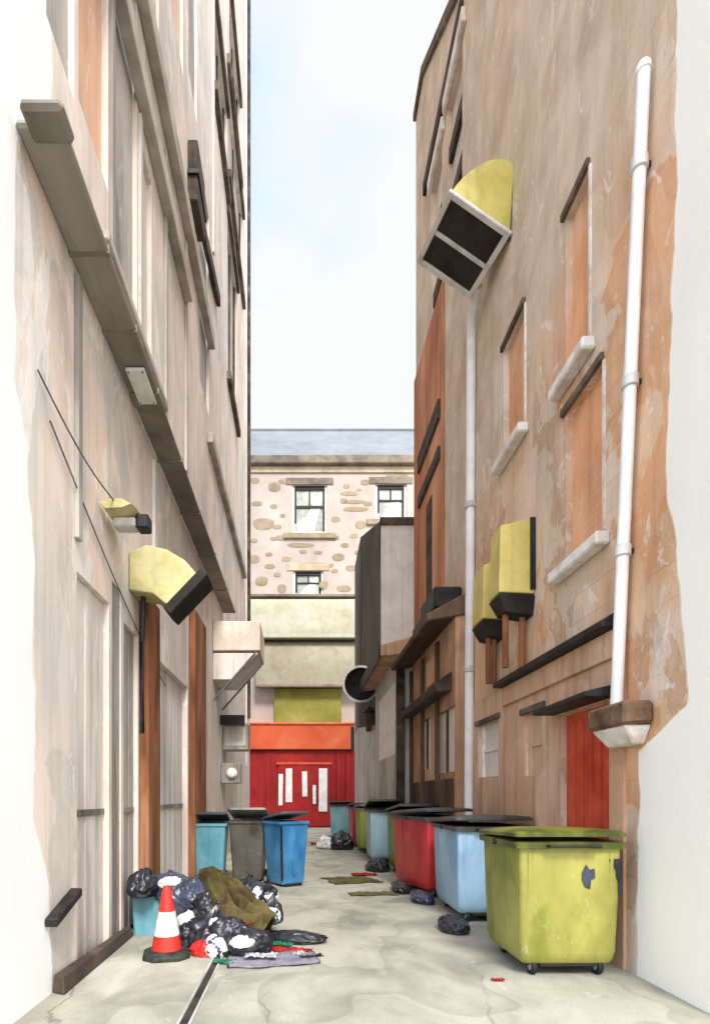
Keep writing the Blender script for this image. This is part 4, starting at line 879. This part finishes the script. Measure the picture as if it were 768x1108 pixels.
def small_bin(loc, rz, W, D, H, body, lid, label, open_deg):
    t = thing("wheelie_bin", label, "wheelie bin", loc, rz, "two-wheeled bins on the left")
    cx, cy = W / 2, D / 2
    zs = [(.05, .78, .05), (.09, .82, .05), (H * .5, .91, .045), (H - .14, .99, .04), (H - .10, 1.0, .04)]
    mb = MB(); mb.loft([[(x, y, z) for x, y in rrect(cx, cy, W * s, D * s, r)] for z, s, r in zs]); B_ = mb.build("body", body, t, local=True, smooth=True)
    mb = MB(); mb.loft([[(x, y, z) for x, y in rrect(cx, cy, W + e, D + e, .05)] for z, e in ((H - .12, .0), (H - .118, .05), (H - .075, .055), (H - .07, .0))]); mb.build("rim", body, t, local=True, smooth=True)
    hg = Vector((0, D + .02, H - .06)); rot = Matrix.Rotation(R(-open_deg), 4, 'X'); mb = MB()
    mb.loft([[(x, y, z) for x, y in rrect(cx, -D / 2 - .02, W + e, D + e + .04, .05)] for z, e in ((0, .06), (.025, .065), (.055, 0), (.075, -.2))])
    for v in mb.bm.verts: v.co = hg + (rot @ v.co)
    mb.build("lid", lid, t, local=True, smooth=True)
    mb = MB(); mb.tube([(W * .18, D + .0, H - .12), (W * .18, D + .09, H - .08), (W * .82, D + .09, H - .08), (W * .82, D, H - .12)], .016, 8); mb.build("handle", mInk, t, local=True, smooth=True)
    for x in (.05, W - .05): wheel(t, x, D - .06, .10, .05)
    mb = MB(); mb.box(W * .2, W * .8, .045, D * .6, .0, .06); mb.build("foot", mInk, t, local=True, bevel=.01)
    mb = MB(); mb.box(W * .47, W * .53, .012, .05, .22, H - .18); mb.build("rib", body, B_, local=True, bevel=.01)
    if body is mBinCobalt:
        mb = MB(); mb.hexa([(.055, .055, .12), (.085, .055, .12), (.085, .09, .12), (.055, .09, .12), (-.004, -.004, H - .15), (.03, -.004, H - .15), (.03, .03, H - .15), (-.004, .03, H - .15)]); mb.build("corner_strip", mInk, B_, local=True)
    return t
small_bin((-.37, 10.6, 0), R(33), .64, .72, 1.34, mBinCobalt, mLidDark, "bright blue bin standing askew in mid alley", 10)
small_bin((-2.16, 11.1, 0), R(2), .66, .68, 1.28, mBinTealDeep, mLidDark, "teal bin against the left wall beside the charcoal bin", 14)
small_bin((-1.46, 11.3, 0), R(-3), .74, .72, 1.33, mBinGrey, mLidGrey, "charcoal bin with raised grey lid between teal and bright blue bins", 16)

# teal crate under the heap
t = thing("recycling_box", "teal open recycling box against left wall behind the cone", "recycling box", (-1.95, 7.3, 0), R(4))
mb = MB(); mb.loft([[(x, y, z) for x, y in rrect(0, 0, .44 * s, .62 * s, .05)] for z, s in ((0, .86), (.60, .98), (.64, 1.0))]); mb.build("box_body", mBinTealDeep, t, local=True, smooth=True)
mb = MB(); mb.loft([[(x, y, z) for x, y in rrect(0, 0, .44 + e, .62 + e, .05)] for z, e in ((.60, .02), (.603, .06), (.64, .06), (.65, .02))]); mb.build("rim", mBinTealDeep, t, local=True, smooth=True)

# ------------------------------------------------------------------ rubbish heap
def bag(name, mat, loc, size, seed, label, cat="rubbish bag", rz=0.0, tilt=0.0, group="rubbish heaped beside the cone", knot=True, crease=.16):
    bm = bmesh.new(); bmesh.ops.create_icosphere(bm, subdivisions=5, radius=1.0)
    off = Vector((seed * 7.3, seed * 3.9, seed * 1.1))
    for v in bm.verts:
        p = v.co.copy(); a = math.atan2(p.y, p.x)
        r = 1 + .22 * noise.noise(p * 1.3 + off) + .5 * crease * noise.noise(p * 3.0 + off) 
        r -= crease * abs(noise.noise(Vector((p.x * 2.2, p.y * 2.2, p.z * 2.2)) * 1.4 + off))
        r += .035 * noise.noise(p * 8 + off)
        q = p * r
        if q.z < -.45: q.z = -.45 + (q.z + .45) * .12
        if knot and p.z > .62:
            k = (p.z - .62) / .38
            pinch = 1 - .82 * min(1, k * 1.15) + (.28 if k > .93 else 0) * 1.0
            q.x *= pinch * (1 + .12 * math.sin(a * 7)); q.y *= pinch * (1 + .12 * math.sin(a * 7 + 1)); q.z += (.18 + .25 * (seed % 3 == 1)) * k * k; q.x += .25 * k * math.sin(seed * 2.1); q.y += .25 * k * math.cos(seed * 1.7)
        elif p.z > 0:
            q *= 1 + .05 * math.sin(a * 9 + seed) * p.z
        v.co = q
    me = bpy.data.meshes.new(name); 
    zmin = min(v.co.z for v in bm.verts)
    for v in bm.verts: v.co.z -= zmin; pass; v.co.x *= size[0]; v.co.y *= size[1]; v.co.z *= size[2]
    bm.to_mesh(me); bm.free()
    for p in me.polygons: p.use_smooth = True
    me.materials.append(mat); o = bpy.data.objects.new(name, me); COL.objects.link(o)
    o.location = loc; o.rotation_euler = (tilt, tilt * .6, rz); tag(o, label, cat, group); return o
bag("rubbish_bag", mBagBlack, (-1.25, 7.15, 0), (.42, .38, .36), 1, "plump black bag deep in the heap, behind the white carrier")
bag("rubbish_bag", mBagBlack, (-.72, 7.25, 0), (.40, .36, .34), 2, "black bag at the back of the heap under the printed sack")
bag("rubbish_bag", mBagNavy, (-1.72, 7.25, .46), (.38, .32, .20), 3, "navy bag slumped over the teal recycling box", tilt=.1)
bag("rubbish_bag", mBagBlack, (-1.02, 6.42, 0), (.30, .28, .28), 4, "black bag at the front of the heap right beside the cone")
bag("rubbish_bag", mBagBlack, (-.60, 6.22, 0), (.30, .22, .20), 5, "low black bag at the front edge of the heap")
bag("rubbish_bag", mBagMixed, (-.60, 7.05, .36), (.36, .28, .24), 6, "black sack with white print on top of the heap", tilt=-.15)
bag("rubbish_bag", mBagBlack, (-.36, 6.85, .20), (.15, .15, .20), 7, "small round black bag at the right end of the heap")
bag("carrier_bag", mBagSpot, (-.44, 6.72, .22), (.19, .15, .14), 8, "white black-spotted carrier bag near the right end of the heap", "carrier bag", knot=False)
bag("carrier_bag", mBagWhite, (-1.36, 6.72, .10), (.15, .15, .18), 9, "white carrier bag between the cone and the black bags", "carrier bag")
bag("carrier_bag", mBagSpot, (-.92, 6.12, .0), (.16, .13, .15), 10, "white spotted carrier bag at the very front of the heap", "carrier bag", knot=False)
bag("carrier_bag", mBagWhite, (-.62, 6.05, .12), (.16, .10, .08), 11, "crumpled white carrier lying on the low front black bag", "carrier bag", rz=.4, knot=False)
bag("carrier_bag", mBagSpot, (-.98, 6.78, .40), (.16, .14, .16), 12, "small spotted carrier bag sitting mid heap against the olive roll", "carrier bag")
bag("carrier_bag", mBagWhite, (-1.62, 6.95, .62), (.15, .11, .09), 13, "flat white carrier draped on the navy bag", "carrier bag", rz=.3, knot=False)
bag("rubbish_bag", mBagBlack, (-.10, 6.72, 0), (.44, .16, .09), 14, "flattened black bag trailing right from the heap", rz=-.2, knot=False)
bag("rubbish_bag", mBagNavy, (-1.35, 7.0, .40), (.30, .26, .20), 15, "small navy bag near the top of the heap", tilt=.2)
bag("plastic_bag", mRedBag, (-1.05, 6.12, .0), (.16, .10, .12), 16, "small red plastic bag in front of the heap", "plastic bag", knot=False)
bag("rubbish_bag", mBagBlack, (-1.98, 6.98, .50), (.20, .26, .22), 31, "black bag wedged between the teal recycling box and the wall", knot=False)
bag("rubbish_bag", mBagBlack, (-1.10, 6.72, .30), (.22, .2, .20), 32, "black bag in mid heap under the olive cloth's loose end", knot=False)
bag("rubbish_bag", mBagMixed, (-.50, 6.95, .16), (.26, .22, .24), 33, "black and white sack low on the right flank of the heap", knot=False)
bag("rubbish_bag", mBagMixed, (-.82, 6.28, .08), (.24, .18, .22), 34, "black and white sack at the front between two black bags", knot=False)
bag("rubbish_bag", mBagNavy, (-1.48, 6.95, .30), (.24, .22, .26), 35, "navy bag squeezed between the teal box and white carrier", knot=False)
bag("rubbish_bag", mBagBlack, (-1.30, 6.42, 0), (.18, .2, .20), 37, "small black bag tucked directly behind the cone", knot=False)
# olive roll of cloth
t = thing("olive_roll", "olive brown roll of old cloth slung across the heap", "roll of cloth", (-.8, 6.9, .4), group="rubbish heaped beside the cone")
pts = [(-1.32, 7.35, .66), (-1.14, 7.2, .72), (-.98, 7.02, .68), (-.82, 6.85, .60), (-.66, 6.66, .52), (-.50, 6.5, .40), (-.34, 6.42, .30)]
def strip(mb, pts, wds, th, seed):
    pts = [Vector(p) for p in pts]; rings = []; K = 26
    fine = []
    for a in range(len(pts) - 1):
        for q in range(8):
            f = q / 8; fine.append((pts[a].lerp(pts[a + 1], f), wds[a] + (wds[a + 1] - wds[a]) * f))
    fine.append((pts[-1], wds[-1]))
    for i, (p, wd) in enumerate(fine):
        d_ = (fine[min(i + 1, len(fine) - 1)][0] - fine[max(i - 1, 0)][0]).normalized(); sd = d_.cross(Vector((0, 0, 1))).normalized(); up = sd.cross(d_)
        top, bot = [], []
        for k in range(K + 1):
            u = k / K * 2 - 1
            h = (1 - u * u) * th + .035 * math.sin(u * 11 + i * .18 + seed) + .05 * noise.noise(Vector((u * 2.2, i * .16, seed)))- abs(u) ** 3 * th * 1.3
            e = wd * (1 + .12 * noise.noise(Vector((i * .25, seed, math.copysign(1, u)))))
            top.append(p + sd * u * e + up * h); bot.append(p + sd * u * e + up * (h - .025))
        rings.append(top + bot[::-1])
    mb.loft(rings)
mb = MB(); strip(mb, pts, [.08, .13, .15, .15, .15, .15, .10], .10, 1); mb.build("blanket", mOlive, t, smooth=True)
mb = MB(); strip(mb, [(-1.12, 6.95, .78), (-1.0, 6.72, .62), (-.86, 6.50, .44), (-.66, 6.34, .32), (-.44, 6.36, .30)], [.06, .13, .16, .15, .07], .08, 5); mb.build("loose_end", mOlive, t, smooth=True)

def sheet(name, mat, loc, w, d, seed, label, cat, rz=0, amp=.035, group="litter on the concrete"):
    n, m = 22, 14; bm = bmesh.new(); g = []
    for j in range(m + 1):
        row = []
        for i in range(n + 1):
            u, v = i / n - .5, j / m - .5
            x = u * w * (1 + .25 * noise.noise(Vector((0, v * 3, seed)))); y = v * d * (1 + .3 * noise.noise(Vector((u * 3, 0, seed + 9))))
            z = .006 + amp * (abs(noise.noise(Vector((u * 5, v * 4, seed)))) + .5 * abs(noise.noise(Vector((u * 13, v * 11, seed)))))
            row.append(bm.verts.new((x, y, z)))
        g.append(row)
    for j in range(m):
        for i in range(n): bm.faces.new((g[j][i], g[j][i + 1], g[j + 1][i + 1], g[j + 1][i]))
    bmesh.ops.solidify(bm, geom=bm.faces[:], thickness=.004)
    me = bpy.data.meshes.new(name); bm.to_mesh(me); bm.free()
    for p in me.polygons: p.use_smooth = True
    me.materials.append(mat); o = bpy.data.objects.new(name, me); COL.objects.link(o); o.location = loc; o.rotation_euler = (0, 0, rz); tag(o, label, cat, group); return o
sheet("plastic_sheet", mLilac, (-.30, 5.96, 0), .98, .52, 1, "lilac grey plastic sheet spread flat before the heap", "plastic sheet", rz=.15, amp=.03)
sheet("plastic_scrap", mRedBag, (-.20, 6.30, .0), .62, .16, 2, "long red plastic strip trailing right of the heap", "litter", rz=-.12, amp=.05)
sheet("plastic_scrap", mGreenScrap, (-.22, 6.48, .02), .26, .12, 3, "small green plastic scrap just behind the red strip", "litter", rz=-.3, amp=.05)
sheet("plastic_scrap", mGreenScrap, (-.80, 5.86, .0), .24, .16, 4, "small green plastic scrap at the left end of the lilac sheet", "litter", amp=.04)
sheet("paper_scrap", mBagWhite, (-.42, 5.95, .035), .34, .16, 5, "crumpled white paper lying on the lilac sheet", "litter", amp=.05)
sheet("plastic_scrap", mRedBag, (-.62, 6.30, .30), .20, .12, 31, "red plastic scrap caught on the front bags of the heap", "litter", rz=.4, amp=.06)
sheet("paper_scrap", mBagWhite, (-.02, 6.15, .0), .16, .10, 32, "small white paper scrap right of the red strip", "litter", rz=.8, amp=.05)
sheet("plastic_scrap", mDarkCard, (.12, 6.05, .0), .26, .08, 33, "thin dark scrap at the right tip of the lilac sheet", "litter", rz=.5, amp=.04)
# right hand litter
sheet("cardboard_sheet", mCard, (1.05, 11.6, 0), 1.0, .95, 6, "olive flattened cardboard on the ground, farther of two by the bins", "cardboard", rz=.3, amp=.03)
sheet("cardboard_sheet", mCard, (1.30, 9.95, 0), .85, .35, 7, "narrow olive cardboard piece lying before the crimson bin", "cardboard", rz=.1, amp=.03)
sheet("plastic_scrap", mRedBag, (1.42, 12.4, 0), .55, .35, 8, "red plastic scrap on the ground beside the grass green bin", "litter", amp=.06)
sheet("plastic_scrap", mRedBag, (1.88, 5.28, 0), .12, .06, 9, "tiny red scrap beside the olive green bin's front wheel", "litter", amp=.03)
sheet("plastic_scrap", mRedBag, (.62, 20.5, 0), .5, .9, 10, "red scrap lying in the far alley before the red shop", "litter", amp=.1)
bag("rubbish_bag", mBagBlack, (1.35, 18.4, 0), (.42, .4, .38), 21, "black bag slumped against the far lime bin", group="bags beside the right bins")
bag("carrier_bag", mBagWhite, (.88, 18.6, 0), (.36, .3, .30), 23, "white carrier bag in the far alley beside the dark bags", "carrier bag", group="bags beside the right bins")
for q, (mt, x, y, sx, sy, sz, lab) in enumerate((  # flat dark bags added in place of shade along the bin feet
    (mBagBlack, 1.82, 13.2, .28, .50, .20, "flat black bag added as shade beside the grass green bin"),
    (mBagBlack, 1.86, 10.3, .16, .46, .12, "black bag added as shade along the crimson bin's long side"),
    (mBagBlack, 2.00, 7.25, .20, .30, .12, "flat black bag added as shade between olive green and powder blue bins"),
    (mBagNavy, 2.04, 9.22, .18, .30, .13, "flat navy bag added as shade at the powder blue bin's far corner"),
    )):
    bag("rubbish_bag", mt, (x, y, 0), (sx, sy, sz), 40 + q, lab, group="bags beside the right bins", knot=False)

# ------------------------------------------------------------------ traffic cone
t = thing("traffic_cone", "red and white traffic cone on black base beside the heap", "traffic cone", (-1.47, 6.1, 0), R(12))
mb = MB(); c = .25; o8 = [(c, -c * .55), (c, c * .55), (c * .55, c), (-c * .55, c), (-c, c * .55), (-c, -c * .55), (-c * .55, -c), (c * .55, -c)]
mb.loft([[(x, y, 0) for x, y in o8], [(x, y, .05) for x, y in o8], [(x * .72, y * .72, .085) for x, y in o8]]); mb.build("base", mConeBase, t, local=True, bevel=.008)
def cr_(z): return .165 - (.165 - .042) * (z - .08) / .69
def band(z0, z1, e): return [(cr_(z0) + e, z0), (cr_(z1) + e, z1)]
mb = MB(); mb.lathe([(cr_(.08), .086), (cr_(.24), .24)], k=28); mb.build("lower_band", mConeRed, t, local=True, smooth=True)
mb = MB(); mb.lathe([(cr_(.24) + .003, .241), (cr_(.50) + .003, .50)], k=28); mb.build("sleeve", mConeWhite, t, local=True, smooth=True)
mb = MB(); mb.lathe([(cr_(.50), .501), (cr_(.75), .75), (.036, .775), (.015, .78)], k=28); mb.build("tip", mConeRed, t, local=True, smooth=True)
